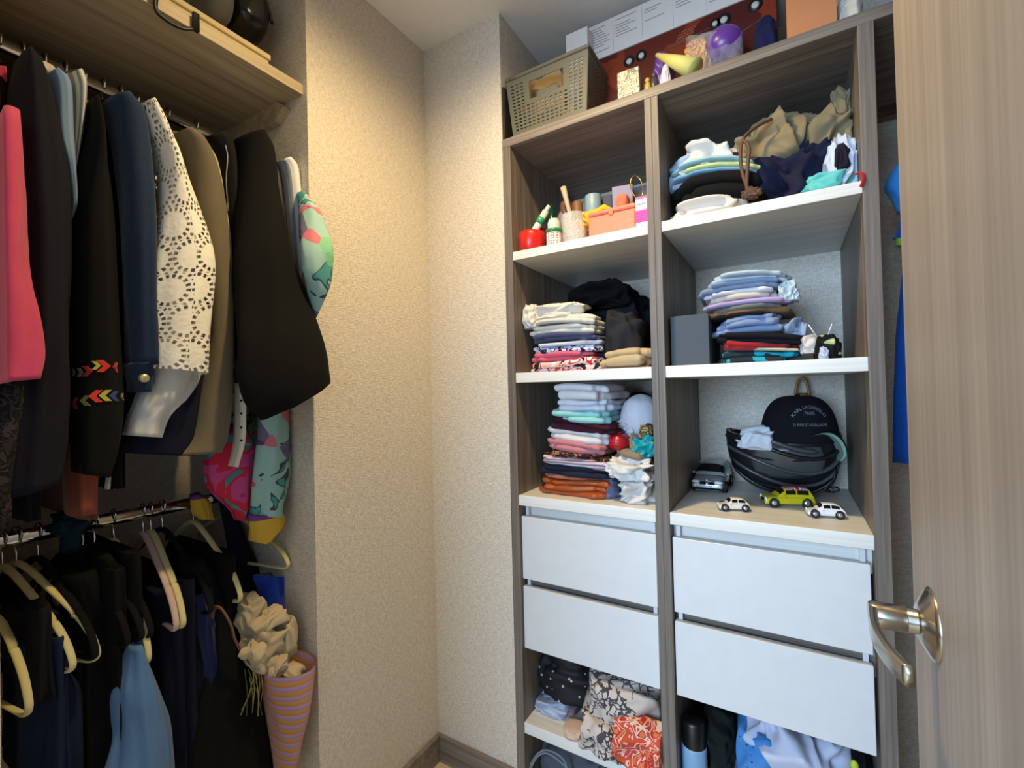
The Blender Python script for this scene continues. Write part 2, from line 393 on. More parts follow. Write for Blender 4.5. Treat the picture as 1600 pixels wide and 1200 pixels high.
# ------------------------------------------------------------------ cloth builders
def loft(rings, n=40, amp=.0, freq=9, seed=0, k=5, expo=2.0, cap=(True, True), grow=True, wr=.004, clampy=None, fold=.011):
    """rings: (centre, half axis a, half axis b) lofted into a tube of cloth with pleats"""
    Q = np.array([np.concatenate([c, a, b]) for c, a, b in rings]); Q = spline(Q, k)
    g = np.random.RandomState(seed); ph = g.uniform(0, 6.28, 4); th = np.linspace(0, 2*math.pi, n, endpoint=False)
    m = len(Q); P = []
    ns = SN(seed+5, 26); ns2 = SN(seed+9, 70); nf = SN(seed+21, 48); nf2 = SN(seed+22, 24)
    for i, q in enumerate(Q):
        t = i/(m-1); c, a, b = q[:3], q[3:6], q[6:9]
        ct, stn = np.cos(th), np.sin(th)
        ct = np.sign(ct)*np.abs(ct)**(2/expo); stn = np.sign(stn)*np.abs(stn)**(2/expo)
        A = amp*(.35+.65*t if grow else 1.0)
        rr = 1 + A*(np.sin(freq*th+ph[0]+1.3*np.sin(3*t+ph[1])) + .6*np.sin((freq*1.7//1)*th+ph[2]+2*t) + .4*np.sin(3*th+ph[3]-2*t))
        p = c + (ct*rr)[:, None]*a + (stn*rr)[:, None]*b
        if wr:
            out = ct[:, None]*a+stn[:, None]*b; out /= np.linalg.norm(out, axis=1)[:, None]+1e-9
            sq = p*np.array([1, 1, .55])
            d = wr*(ns(sq)-.3*np.abs(ns2(sq)))
            sv = p*np.array([1, 1, .16])+np.array([0, .35*np.sin(2.2*t+ph[1]), 0])*.12
            sz = min(1.0, max(np.linalg.norm(a), np.linalg.norm(b))/.05)
            d = d + fold*sz*(.35+.65*t)*(.5-np.abs(nf(sv))-.5*np.abs(nf2(sv*np.array([1, 1, 2.5]))))
            p = p+out*d[:, None]
        P.append(p)
    P = np.array(P)
    if clampy is not None: P[..., 1] = np.clip(P[..., 1], YN0+.002, clampy)
    per = np.linalg.norm(P[m//2]-np.roll(P[m//2], -1, 0), axis=1).sum()
    ln = np.concatenate([[0], np.cumsum(np.linalg.norm(np.diff(P.mean(1), axis=0), axis=1))])
    return MB().grid(P, True, cap[0], cap[1], UV=(np.linspace(0, per, n+1), ln))

def sil(rows, depth=.05, x=-.06, **k):
    """tube of cloth whose outline runs through the given photograph points (uL,vL,uR,vR[,x]) on planes x=const"""
    rings = []
    for r in rows:
        xs = r[4] if len(r) > 4 else x
        L, R = at(r[0], r[1], x=xs), at(r[2], r[3], x=xs)
        c = (L+R)/2; hb = (R-L)/2; W2 = abs(hb[1])+1e-6
        d = c-CAM; ta = abs(d[1]/d[0]); ax = min(depth, .8*W2/max(ta, .05))
        ay = math.sqrt(max(W2*W2-(ax*ta)**2, (W2*.3)**2))
        rings.append((c, np.array([ax, 0, 0]), hb*(ay/W2)))
    if 'clampy' not in k: k['clampy'] = YN-.002
    return loft(rings, **k)

def bodyslab(y, zt, zb, x0, x1, th, seed, flare=0.0):
    """front and back of a garment hanging from its hanger along x"""
    cx, hw = (x0+x1)/2, (x1-x0)/2; rings = []
    for t, kx, kt in ((0, .18, .35), (.02, .45, .7), (.06, .93, .9), (.12, 1.0, 1.0), (.5, 1.0, 1.0), (1.0, 1.0+flare, 1.15)):
        rings.append((np.array([cx, y, zt-(zt-zb)*t]), np.array([hw*kx, 0, 0]), np.array([0, th*kt, 0])))
    return loft(rings, n=44, amp=.05, freq=11, seed=seed, k=5, expo=3.2, wr=.003, clampy=YN-.002)

def slabmesh(x0, x1, y0, y1, z0, z1, layers=2, seed=0, sag=None, wob=.006, inset=.016, disp=.0055, expo=4.6, rotk=0.0):
    """folded garment: soft rounded layers"""
    g = np.random.RandomState(seed); mb = MB(); th = np.linspace(0, 2*math.pi, 56, endpoint=False)
    hl = (z1-z0)/layers; cx, cy = (x0+x1)/2, (y0+y1)/2
    nz = SN(seed+3, 28); nz2 = SN(seed+4, 75)
    for L in range(layers):
        hx = (x1-x0)/2-g.uniform(0, inset); hy = (y1-y0)/2-g.uniform(0, inset)
        ox, oy = g.uniform(-inset, inset, 2)*.5; zc = z0+hl*(L+.5); hh = hl/2*(1.18 if layers > 1 else 1.0)
        c, s_ = np.cos(th), np.sin(th)
        ux = np.sign(c)*np.abs(c)**(2/expo); uy = np.sign(s_)*np.abs(s_)**(2/expo)
        ph = g.uniform(0, 6.28, 3); wb = 1+(wob/max(hx, .01))*(np.sin(3*th+ph[0])+.6*np.sin(7*th+ph[1])+.4*np.sin(13*th+ph[2]))
        er = min(hh/max(hx, hy)*1.0, .3); P = []
        for r, z in [(.02, -1), (.35, -1), (.65, -1), (1-1.3*er, -.98), (1-.45*er, -.72), (1-.08*er, -.3), (1, .05), (1-.1*er, .4), (1-.5*er, .78), (1-1.4*er, 1), (.65, 1), (.35, 1), (.02, 1)]:
            x = cx+ox+hx*ux*wb*r; y = cy+oy+hy*uy*wb*r; zz = np.full(56, zc+hh*z)
            q = np.stack([x, y, zz], 1)
            dz = disp*nz(q*np.array([1, 1, .4]))+.35*disp*nz2(q*np.array([1, 1, .3]))
            f = np.clip((zz-z0)/.03, 0, 1)
            q[:, 2] += dz*f
            dr = .6*disp*nz2(q)
            q[:, 0] += ux*dr; q[:, 1] += uy*dr
            P.append(q)
        P = np.array(P); ra = rotk*g.uniform(-.06, .06); P[..., :2] = (P[..., :2]-(cx, cy))@np.array([[math.cos(ra), math.sin(ra)], [-math.sin(ra), math.cos(ra)]])+(cx, cy)
        mb.grid(P, True, True, True)
    if sag is not None:
        V = mb.verts(); V[:, 2] += sag(V[:, 0], V[:, 1], V[:, 2]); mb.v = [V]
    return mb

def folded(label, uL, uR, vb, vt, mat, yf=.03, d=.24, layers=2, seed=0, name='folded_garment', cat='clothing', group=None, slope=0.0, bow=0.0, zbase=None, rotk=1.0, **k):
    um = (uL+uR)/2
    x0, x1 = at(uL, (vb+vt)/2, y=yf)[0], at(uR, (vb+vt)/2, y=yf)[0]
    z0 = at(um, vb, y=yf)[2]; z1 = at(um, vt, y=yf)[2]
    if zbase is not None: z0 = zbase
    cx, hw = (x0+x1)/2, (x1-x0)/2
    zb_ = zbase if zbase is not None else None
    def sag(x, y, z):
        t = (x-cx)/hw
        o = slope*t + bow*(1-t*t)
        if zb_ is not None: o = o*np.clip((z-zb_)/.02, 0, 1)
        return o
    mb = slabmesh(x0, x1, yf, yf+d, z0, z1, layers, seed, sag, rotk=rotk, **k)
    return obj(name, keep_in(mb), mat, label=label, cat=cat, group=group)

def crumplemesh(c, h, seed=0, amp=.16, freq=3.2, expo=2.6, zmin=None, nu=84, nv=46, warp=.35, lim=None):
    """heaped cloth: ridged folds over a rounded lump"""
    ph = np.linspace(-math.pi/2, math.pi/2, nv+2)[1:-1]; th = np.linspace(0, 2*math.pi, nu, endpoint=False)
    T, Ph = np.meshgrid(th, ph)
    f = lambda v: np.sign(v)*np.abs(v)**(2/expo)
    D = np.stack([f(np.cos(T))*f(np.cos(Ph)), f(np.sin(T))*f(np.cos(Ph)), f(np.sin(Ph))], -1)
    U = np.stack([np.cos(T)*np.cos(Ph), np.sin(T)*np.cos(Ph), np.sin(Ph)], -1)
    w = np.stack([SN(seed+i, freq*.8)(U) for i in range(3)], -1)*warp
    a = SN(seed+11, freq); b = SN(seed+12, freq*2.1); e = SN(seed+13, freq*4.2)
    Q = U+w
    d = (1-2.2*np.abs(a(Q)))*.55+(1-2.2*np.abs(b(Q)))*.32+.13*e(Q)
    P = np.array(c)+D*np.array(h)*(1-amp*.5+amp*d)[..., None]
    if zmin is not None: P[..., 2] = np.maximum(P[..., 2], zmin+.0005)
    if lim is not None:
        for i in range(3):
            if lim[i] is not None: P[..., i] = np.clip(P[..., i], lim[i][0], lim[i][1])
    return MB().grid(P, True, True, True)
def crumple(label, uL, uR, vb, vt, mat, yf=.04, d=.2, seed=0, zbase=None, name='crumpled_garment', cat='clothing', group=None, parent=None, lim=None, **k):
    um, vm = (uL+uR)/2, (vb+vt)/2; yc = yf+d/2; yp = yf+d*.3
    x0, x1 = at(uL, vm, y=yp)[0], at(uR, vm, y=yp)[0]; z0, z1 = at(um, vb, y=yf+d*.1)[2], at(um, vt, y=yp)[2]
    if zbase is not None: z0 = zbase
    low = z0-.18*(z1-z0)
    mb = crumplemesh(((x0+x1)/2, yc, (low+z1)/2), ((x1-x0)/2, d/2, (z1-low)/2), seed, zmin=z0, lim=lim, **k)
    mb = keep_in(mb)
    if parent is not None: return obj(name, mb, mat, parent, label=label)
    return obj(name, mb, mat, label=label, cat=cat, group=group)

def keep_in(mb):
    """press cloth that lies in a cabinet compartment against its panels instead of through them"""
    V = mb.verts(); m = V.mean(0)
    if m[2] > ZTB or not (xe < m[0] < xf) or m[1] < -.2: return mb
    lo_, hi_ = (xa, xb) if m[0] < xm else (xc, xd)
    inside = V[:, 1] > -.001
    V[inside, 0] = np.clip(V[inside, 0], lo_+.001, hi_-.001); V[:, 1] = np.minimum(V[:, 1], DEP-.002)
    for zb_ in (ZTB, ZAb, ZBb, ZCb, .4521, ZDb):
        if m[2] < zb_: cz = zb_
    V[inside, 2] = np.minimum(V[inside, 2], cz-.001)
    mb.v = [V]; return mb
from mathutils.bvhtree import BVHTree
def bvh(o):
    org = wloc(o); V = [Vector(v.co)+Vector(org) for v in o.data.vertices]
    return BVHTree.FromPolygons(V, [list(p.vertices) for p in o.data.polygons])
def hit(tree, u, v, dflt):
    d = FW+RT*(u-800)/FPX-UP*(v-600)/FPX; d = Vector(d).normalized()
    h, n, i, dist = tree.ray_cast(Vector(CAM), d)
    if h is None: return np.array(dflt), np.array([1., -.4, 0])/1.077
    n = np.array(n); n = n if n@np.array(d) < 0 else -n
    return np.array(h), n

# ------------------------------------------------------------------ hangers
VEL = cloth(S(214, 204, 150), .95, 1500, .1); VELP = cloth(S(206, 178, 172), .95, 1500, .1); VELB = cloth(S(16, 16, 20), .95, 1500, .1)
def hanger(label, y, ang, rodxz, mat, tilt=0.0, half=.205, group=None, drop=.115):
    """velvet hanger on a rod: metal hook, sloping notched arms and a trouser bar"""
    x, z = rodxz; zt = z+.016
    t = thing('clothes_hanger', label, 'hanger', (x, y, z), group)
    M = Matrix.Translation((x, y, zt)) @ Matrix.Rotation(ang, 4, 'Z') @ Matrix.Rotation(tilt, 4, 'Y')
    hk = [(.010, 0, -.022), (.0155, 0, -.006), (.010, 0, .004), (0, 0, .0065), (-.010, 0, .003), (-.0145, 0, -.010), (-.010, 0, -.028), (-.002, 0, -.040), (0, 0, -.055), (0, 0, -.075)]
    obj('hook', MB().tube(hk, .0021, 8, smooth=4).xform(M), CHROME, t)
    n0 = -.066
    arm = [(0, 0, n0), (.018, 0, n0-.004), (.05, 0, n0-.020), (.10, 0, n0-.052), (.145, 0, n0-.080), (.150, 0, n0-.090), (.158, 0, n0-.090), (.185, 0, n0-.115), (half-.003, 0, n0-.142), (half, 0, n0-.158), (half-.012, 0, n0-.168), (half-.05, 0, n0-.170), (0, 0, n0-.170)]
    rr = [.009, .0085, .008, .0075, .0072, .006, .0068, .0066, .0062, .006, .006, .0055, .0055]
    sc_ = drop/.115
    arm = [(a, b, n0+(c-n0)*sc_) for a, b, c in arm]
    for s_ in (1, -1):
        obj('arm', MB().tube([(a*s_, b, c) for a, b, c in arm], rr, 10, smooth=4, flat=.62).xform(M), mat, t)
    return t

# ------------------------------------------------------------------ upper rod garments
def garment(name, label, rows, mat, depth=.05, x=-.06, seed=0, cat='clothing', body=None, sleeve='sleeve', bmat=None, group=None, hang=None, **k):
    mb = sil(rows, depth, x, seed=seed, **k)
    V = mb.verts(); t = thing(name, label, cat, (V[:, 0].mean(), V[:, 1].mean(), V[:, 2].min()), group)
    s_ = obj(sleeve, mb, mat, t)
    if body:
        y, zt, zb, x0, x1, th = body; q = rows[1]; xq = q[4] if len(q) > 4 else x
        y = SLOT[name]; x1 = min(x1, -.112); th = min(th, .0125)
        if hang: hg(y, hang)
        obj('body', bodyslab(y, zt, zb, x0, x1, th, seed+50), bmat or mat, t)
    return t, s_
SLOT = {n: -.968+i*.0325 for i, n in enumerate(('pink_blouse', 'dark_navy_dress', 'chambray_shirt', 'striped_shirt', 'rust_dress', 'embroidered_jacket', 'denim_jacket', 'lace_blouse', 'navy_jersey', 'olive_coat', 'pale_cardigan', 'zip_top', 'black_jacket', 'white_lace_sleeve', 'striped_blouse', 'tropical_robe'))}
SLOT['tropical_robe'] = -.468
def yat(u, v, x): return at(u, v, x=x)[1]

NAVYB = cloth(S(22, 21, 31)); BLACK = cloth(S(11, 11, 12)); DARKNAVY = cloth(S(18, 22, 40)); CHARC = cloth(S(24, 23, 24))
PINK = cloth(S(196, 70, 104)); CHAM = cloth(S(122, 148, 180)); RUST = cloth(S(140, 72, 52)); DENIM = cloth(S(27, 45, 72), .9, 600, .4)
OLIVE = cloth(S(108, 98, 80)); WHITE = cloth(S(226, 224, 222)); OFFW = cloth(S(222, 214, 196)); PALEY = cloth(S(196, 194, 150))
STRIPE1 = stripes([S(216, 214, 206), S(150, 152, 160), S(222, 214, 180), S(120, 124, 136)], .022, 'x', 'UV')
STRIPE2 = stripes([S(222, 222, 226), S(226, 226, 230), S(150, 156, 176)], .020, 'x', 'UV')

def eyelet_mat():
    b = NB('eyelet_lace'); c = b.coord('UV'); sep = b.n('SeparateXYZ', Vector=c)
    u, v = sep.outputs[0], sep.outputs[1]; cell = .068
    vv = b.math('DIVIDE', v, cell); row = b.math('FLOOR', vv)
    uu = b.math('ADD', b.math('DIVIDE', u, cell), b.math('MULTIPLY', b.math('MODULO', row, 2.0), .5))
    fx = b.math('SUBTRACT', b.math('FRACT', uu), .5); fy = b.math('SUBTRACT', b.math('FRACT', vv), .5)
    r = b.math('SQRT', b.math('ADD', b.math('MULTIPLY', fx, fx), b.math('MULTIPLY', fy, fy)))
    a = b.math('ARCTAN2', fy, fx)
    ring = b.math('LESS_THAN', b.math('ABSOLUTE', b.math('SUBTRACT', r, .44)), .055)
    dots = b.math('GREATER_THAN', b.math('SINE', b.math('MULTIPLY', a, 17.0)), -.1)
    ring2 = b.math('LESS_THAN', b.math('ABSOLUTE', b.math('SUBTRACT', r, .60)), .045)
    dots2 = b.math('GREATER_THAN', b.math('SINE', b.math('MULTIPLY', a, 23.0)), .1)
    hole = b.math('MAXIMUM', b.math('MULTIPLY', ring, dots), b.math('MULTIPLY', ring2, dots2))
    nz = b.noise(c, 60, 3)
    b.P(Base_Color=b.mix(nz, S(226, 222, 210), S(242, 239, 230)), Roughness=.9)
    tr = b.n('BsdfTransparent'); ms = b.n('MixShader', Fac=hole, _1=b.b.outputs[0], _2=tr.outputs[0]); b.t.links.new(ms.outputs[0], b.out.inputs[0])
    b.bump(b.math('ADD', b.noise(c, 90, 3), b.math('MULTIPLY', r, 1.5)), .35, .004); return b.m
EYELET = eyelet_mat()
def bird_print(base):
    b = NB('tropical_print'); c = b.coord()
    v1 = b.n('TexVoronoi', Vector=c, Scale=16.0).outputs[1]; f1 = b.n('SeparateColor', Color=v1).outputs[0]
    n1 = b.noise(c, 13, 1.5, .5, 1.6)
    col = b.ramp(n1, [(.0, S(70, 150, 150)), (.36, S(60, 64, 70)), (.40, S(150, 190, 186)), (.56, base), (.64, S(206, 88, 120)), (.69, S(222, 128, 92)), (.73, S(112, 180, 120)), (.8, S(150, 190, 190))], 'CONSTANT')
    b.P(Base_Color=b.mix(b.math('MULTIPLY', b.math('GREATER_THAN', f1, .72), .8), col, b.ramp(f1, [(.0, S(96, 60, 120)), (.8, S(90, 60, 116)), (.86, S(214, 80, 110)), (.93, S(120, 190, 140))], 'CONSTANT')), Roughness=.8)
    b.bump(b.noise(c, 60, 3), .25, .004); return b.m
FLORAL = bird_print(S(146, 192, 188)); MAGEN = blotch([S(150, 60, 110), S(186, 70, 130), S(190, 40, 70), S(60, 130, 140), S(206, 120, 150)], 11, .85, 1.0)
HEMBAND = stripes([S(206, 166, 62), S(206, 166, 62), S(110, 66, 130), S(226, 130, 110), S(226, 140, 120)], .16, 'z', 'Object', wob=0.0)
LACEK = blotch([S(40, 38, 40), S(18, 18, 22), S(56, 50, 52), S(22, 20, 26)], 70, .9, .5)

def hg(y, what, ang=0.0, tilt=0.0):
    hanger('dark hanger on the upper rod inside the '+what, y, ang, ROD1, VELB, tilt, group='upper rod hangers')

# nearest garment first
t, _ = garment('pink_blouse', 'hot pink blouse at the near end of the upper rod', [(-44, 178, 35, 182, -.005), (-46, 300, 42, 300, -.005), (-50, 400, 53, 400, 0.0), (-52, 480, 72, 478, .005), (-52, 560, 75, 548, .005), (-50, 600, 64, 592, .005)], PINK, .05, 0, seed=1, amp=.05, freq=5, cat='blouse', body=(-.955, 1.86, 1.30, -.50, -.08, .022), hang='hot pink blouse')
t, _ = garment('dark_navy_dress', 'long dark navy dress between the pink blouse and the chambray shirt', [(18, 92, 52, 86), (10, 130, 74, 118), (8, 200, 92, 190), (14, 300, 106, 290), (20, 420, 110, 410), (16, 520, 110, 520), (10, 600, 112, 610), (2, 690, 104, 700), (-6, 780, 92, 748)], NAVYB, .055, -.06, seed=2, amp=.05, freq=7, cat='dress', body=(-.925, 1.90, 1.02, -.50, -.10, .018), hang='long dark navy dress')
garment('lace_tunic', 'black lace top hanging below the pink blouse', [(-40, 560, 40, 570), (-44, 620, 44, 640), (-46, 700, 38, 690), (-46, 830, 24, 820)], LACEK, .03, -.035, seed=3, amp=.05, cat='tunic', sleeve='lace_panel')
t, _ = garment('chambray_shirt', 'light blue chambray shirt with a rolled collar', [(64, 122, 92, 116), (68, 150, 109, 140), (72, 220, 112, 216), (84, 262, 117, 270), (96, 300, 121, 318), (100, 328, 120, 334), (103, 372, 109, 372), (103, 480, 109, 480), (103, 616, 108, 616)], CHAM, .045, -.085, seed=4, amp=.05, freq=6, cat='shirt', body=(-.885, 1.90, 1.28, -.50, -.12, .014), hang='light blue chambray shirt')
ctop = at(70, 108, x=-.1); obj('collar', crumplemesh((ctop[0], ctop[1], ctop[2]-.006), (.03, .014, .016), 7, .12, 2.6), cloth(S(204, 184, 178)), t)
t, _ = garment('striped_shirt', 'cream and grey striped shirt beside the chambray shirt', [(94, 124, 128, 120), (100, 150, 134, 146), (104, 200, 131, 198), (107, 260, 121, 268), (108, 310, 117, 318), (108, 360, 114, 370)], STRIPE1, .045, -.105, seed=5, amp=.05, cat='shirt', body=(-.850, 1.90, 1.36, -.50, -.14, .013), hang='cream and grey striped shirt')
t, _ = garment('rust_dress', 'rust brown dress reaching down to the lower rod', [(122, 168, 141, 160, -.13), (116, 230, 140, 224, -.13), (112, 320, 138, 320, -.13), (106, 450, 140, 450, -.15), (98, 600, 150, 600, -.17), (92, 720, 160, 718, -.18), (96, 806, 158, 797, -.18)], RUST, .05, -.13, seed=6, amp=.04, freq=6, cat='dress', body=(-.832, 1.90, .99, -.50, -.16, .012), hang='rust brown dress')
temb, semb = garment('embroidered_jacket', 'black jacket with bright chevron embroidery round its cuff', [(132, 158, 158, 152), (124, 220, 168, 214), (110, 330, 176, 326), (107, 450, 184, 446), (105, 570, 190, 566), (107, 650, 190, 640), (110, 700, 184, 700), (112, 738, 168, 745)], BLACK, .055, -.075, seed=8, amp=.035, freq=5, cat='jacket', body=(-.805, 1.90, 1.05, -.50, -.12, .018), hang='black jacket with chevron embroidery')
# chevrons stitched to the cuff
BE = bvh(semb)
CH = {'r': cloth(S(222, 62, 44)), 'd': cloth(S(170, 40, 38)), 'y': cloth(S(190, 184, 70)), 'g': cloth(S(112, 112, 70)), 'b': cloth(S(44, 60, 122)), 'k': cloth(S(120, 110, 96))}
for u, v, w_, col, flip in ((116, 582, 8, 'g', 1), (126, 582, 9, 'k', 1), (137, 580, 11, 'd', 1), (151, 571, 9, 'y', 1), (162, 572, 13, 'r', 1), (180, 574, 11, 'd', -1), (118, 630, 12, 'd', -1), (134, 626, 11, 'g', -1), (150, 619, 13, 'r', -1), (165, 618, 12, 'y', -1), (178, 619, 11, 'b', -1), (190, 620, 8, 'k', -1)):
    p, nn = hit(BE, u, v, at(u, v, x=-.05)); k = .00085*w_
    hz_ = np.cross((0, 0, 1), nn); hz_ /= np.linalg.norm(hz_); vt_ = np.cross(nn, hz_)
    if hz_[1] < 0: hz_, vt_ = -hz_, vt_
    if vt_[2] < 0: vt_ = -vt_
    q = [(-1, 1.1), (.0, 1.1), (1, 0), (0, -1.1), (-1, -1.1), (0, 0)]
    V = [p+nn*o_+hz_*flip*a*k*.9+vt_*b_*k*.9 for o_ in (-.002, .0022) for a, b_ in q]
    obj('chevron', MB().add(V, [(0, 1, 2, 5), (5, 2, 3, 4), (6, 11, 8, 7), (11, 10, 9, 8)]+[(i, 6+i, 6+(i+1) % 6, (i+1) % 6) for i in range(6)]), CH[col], temb, smooth=False)
tden, _ = garment('denim_jacket', 'dark blue denim jacket with a buttoned cuff', [(152, 160, 206, 154), (166, 200, 230, 186), (178, 290, 239, 280), (184, 400, 242, 396), (188, 500, 244, 496), (190, 575, 248, 570)], DENIM, .055, -.065, seed=9, amp=.04, freq=5, cat='jacket', body=(-.765, 1.90, 1.22, -.50, -.12, .018), hang='dark blue denim jacket')
cuff = obj('cuff', sil([(190, 568, 248, 566), (191, 590, 249, 590), (193, 612, 246, 613)], .05, -.06, seed=10, amp=.01, wr=.001), DENIM, tden)
bp, _n = hit(bvh(cuff), 225, 591, at(225, 591, x=-.014)); obj('button', MB().lathe([(.0005, .006), (.007, .006), (.0085, .004), (.0085, -.004)], bp, 20, 'x', False), plain('brass_button', S(190, 178, 140), .4, .6), cuff)
t, _ = garment('navy_jersey', 'dark navy jersey below the white lace blouse', [(240, 470, 326, 470), (238, 560, 324, 560), (226, 630, 325, 630), (205, 668, 328, 668), (192, 694, 326, 686), (200, 708, 300, 712)], DARKNAVY, .04, -.11, seed=11, amp=.05, freq=6, cat='top', sleeve='skirt_part', body=(-.70, 1.88, 1.12, -.50, -.18, .016), hang='dark navy jersey')
garment('white_slip', 'plain white slip showing below the lace sleeve', [(228, 540, 318, 540), (224, 590, 314, 590), (212, 622, 296, 625), (200, 652, 270, 650), (196, 680, 258, 684)], WHITE, .035, -.085, seed=12, amp=.06, freq=6, cat='slip', sleeve='skirt')
garment('white_vest', 'narrow white vest hanging lower beside the rust dress', [(176, 640, 190, 640), (172, 690, 186, 690), (163, 765, 172, 762)], WHITE, .02, -.16, seed=13, amp=.05, cat='vest', sleeve='panel')
t, _ = garment('lace_blouse', 'white eyelet lace blouse with ring-shaped cutwork', [(210, 166, 244, 160), (222, 205, 262, 190), (236, 262, 286, 250), (240, 330, 312, 326), (236, 395, 331, 392), (228, 450, 334, 446), (220, 515, 329, 515), (213, 574, 334, 586)], EYELET, .055, -.04, seed=14, amp=.035, freq=5, cat='blouse', cap=(True, False), bmat=WHITE, body=(-.725, 1.90, 1.22, -.50, -.12, .014), hang='white eyelet lace blouse')
obj('lining', sil([(214, 172, 240, 166), (228, 210, 258, 196), (242, 262, 280, 254), (246, 330, 304, 328), (244, 395, 322, 392), (238, 450, 324, 446), (232, 515, 318, 515), (226, 565, 322, 572)], .035, -.052, seed=15, amp=.03), cloth(S(206, 202, 192)), t)
t, _ = garment('olive_coat', 'olive taupe coat with a smooth sleeve', [(262, 212, 300, 206), (276, 240, 320, 222), (290, 300, 344, 276), (298, 390, 360, 380), (304, 500, 366, 496), (300, 600, 364, 600), (288, 680, 358, 676), (266, 712, 350, 704)], OLIVE, .05, -.09, seed=16, amp=.03, freq=4, cat='coat', body=(-.645, 1.90, 1.12, -.50, -.15, .02), hang='olive taupe coat')
t, _ = garment('pale_cardigan', 'pale yellow cardigan between the olive coat and black jacket', [(310, 232, 328, 230), (324, 262, 342, 256), (336, 310, 352, 306), (344, 380, 362, 380), (350, 460, 366, 460), (352, 560, 366, 560)], PALEY, .03, -.10, seed=17, amp=.05, cat='cardigan', body=(-.600, 1.88, 1.3, -.50, -.16, .012), hang='pale yellow cardigan')
t, s_ = garment('zip_top', 'black top with a pale zip beside the black jacket', [(318, 214, 362, 208), (336, 250, 370, 246), (346, 320, 374, 318), (352, 420, 378, 420), (354, 560, 380, 560)], CHARC, .035, -.095, seed=18, amp=.03, cat='top', body=(-.575, 1.88, 1.3, -.50, -.16, .012))
BZ = bvh(s_)
obj('zip', MB().tube([hit(BZ, *q, at(*q, x=-.06))[0] for q in ((352, 226), (356, 245), (354, 280), (357, 330))], .002, 6, smooth=4), CHROME, t)
t, _ = garment('black_jacket', 'large black jacket with a wide slanted sleeve hem', [(360, 216, 418, 210, -.06), (364, 260, 431, 240, -.06), (365, 330, 443, 318, -.05), (364, 400, 456, 394, -.03), (364, 470, 479, 458, -.01), (364, 535, 500, 520, .02), (368, 590, 512, 560, .03), (384, 634, 518, 580, .035), (399, 660, 518, 588, .035)], BLACK, .06, -.05, seed=19, amp=.025, freq=4, cat='jacket', k=6, body=(-.545, 1.90, 1.24, -.50, -.12, .02), hang='large black jacket')
obj('hem', sil([(364, 560, 420, 560, -.02), (364, 598, 408, 598, -.02)], .04, -.02, seed=20), BLACK, t)
t, s_ = garment('white_lace_sleeve', 'white knitted sleeve with tiny dots below the black jacket', [(363, 570, 390, 570), (364, 640, 387, 640), (362, 690, 385, 690), (352, 727, 376, 731)], OFFW, .025, -.07, seed=21, amp=.06, freq=6, cat='top', body=(-.56, 1.86, 1.2, -.50, -.2, .010))
BW = bvh(s_)
for v in (626, 646, 668, 688): obj('dot', MB().ellipsoid(hit(BW, 377, v, at(377, v, x=-.044))[0], (.003, .003, .003), 8, 6), CHARC, t)
t, _ = garment('striped_blouse', 'white blouse with fine grey stripes by the niche wall', [(426, 254, 456, 247), (434, 275, 466, 264), (441, 330, 471, 322), (450, 400, 475, 398), (456, 480, 484, 474), (462, 560, 490, 556), (466, 606, 490, 622)], STRIPE2, .035, -.055, seed=22, amp=.05, freq=5, cat='blouse', body=(-.50, 1.88, 1.3, -.50, -.12, .012), hang='white blouse with fine stripes')
t, _ = garment('tropical_robe', 'aqua robe printed with birds and flowers and a banded hem', [(398, 640, 452, 600, -.09), (398, 680, 457, 650, -.09), (392, 740, 457, 740, -.09), (388, 790, 447, 790, -.09), (387, 806, 446, 806, -.09)], FLORAL, .03, -.09, seed=23, amp=.05, freq=6, cat='robe', cap=(True, False), body=(-.475, 1.86, 1.08, -.46, -.14, .012))
obj('hem_band', sil([(387, 804, 446, 803, -.09), (387, 825, 445, 822, -.09), (388, 845, 418, 850, -.09)], .03, -.09, seed=23, amp=.03, wr=.001), HEMBAND, t)
obj('sleeve', sil([(462, 300, 478, 300, -.01), (466, 330, 500, 330, .02), (468, 360, 516, 356, .04), (470, 392, 530, 388, .06), (476, 425, 527, 412, .06), (482, 460, 511, 455, .05), (488, 496, 494, 498, .03)], .03, .03, seed=24, amp=.05, freq=5), FLORAL, t)
obj('shoulder_patch', crumplemesh(at(484, 334, x=.012), (.02, .016, .03), 25, .1), cloth(S(214, 96, 140)), t)
t, _ = garment('magenta_scarf', 'magenta and teal scarf draped over the lower rod', [(322, 690, 372, 660), (318, 720, 400, 700), (322, 760, 398, 760), (350, 790, 392, 790), (364, 812, 384, 814)], MAGEN, .03, -.13, seed=26, amp=.08, freq=6, cat='scarf', sleeve='drape')
obj('tail', sil([(292, 776, 316, 768, -.26), (296, 800, 334, 784, -.26), (306, 812, 340, 812, -.26)], .02, -.27, seed=27, amp=.05), HEMBAND, t)

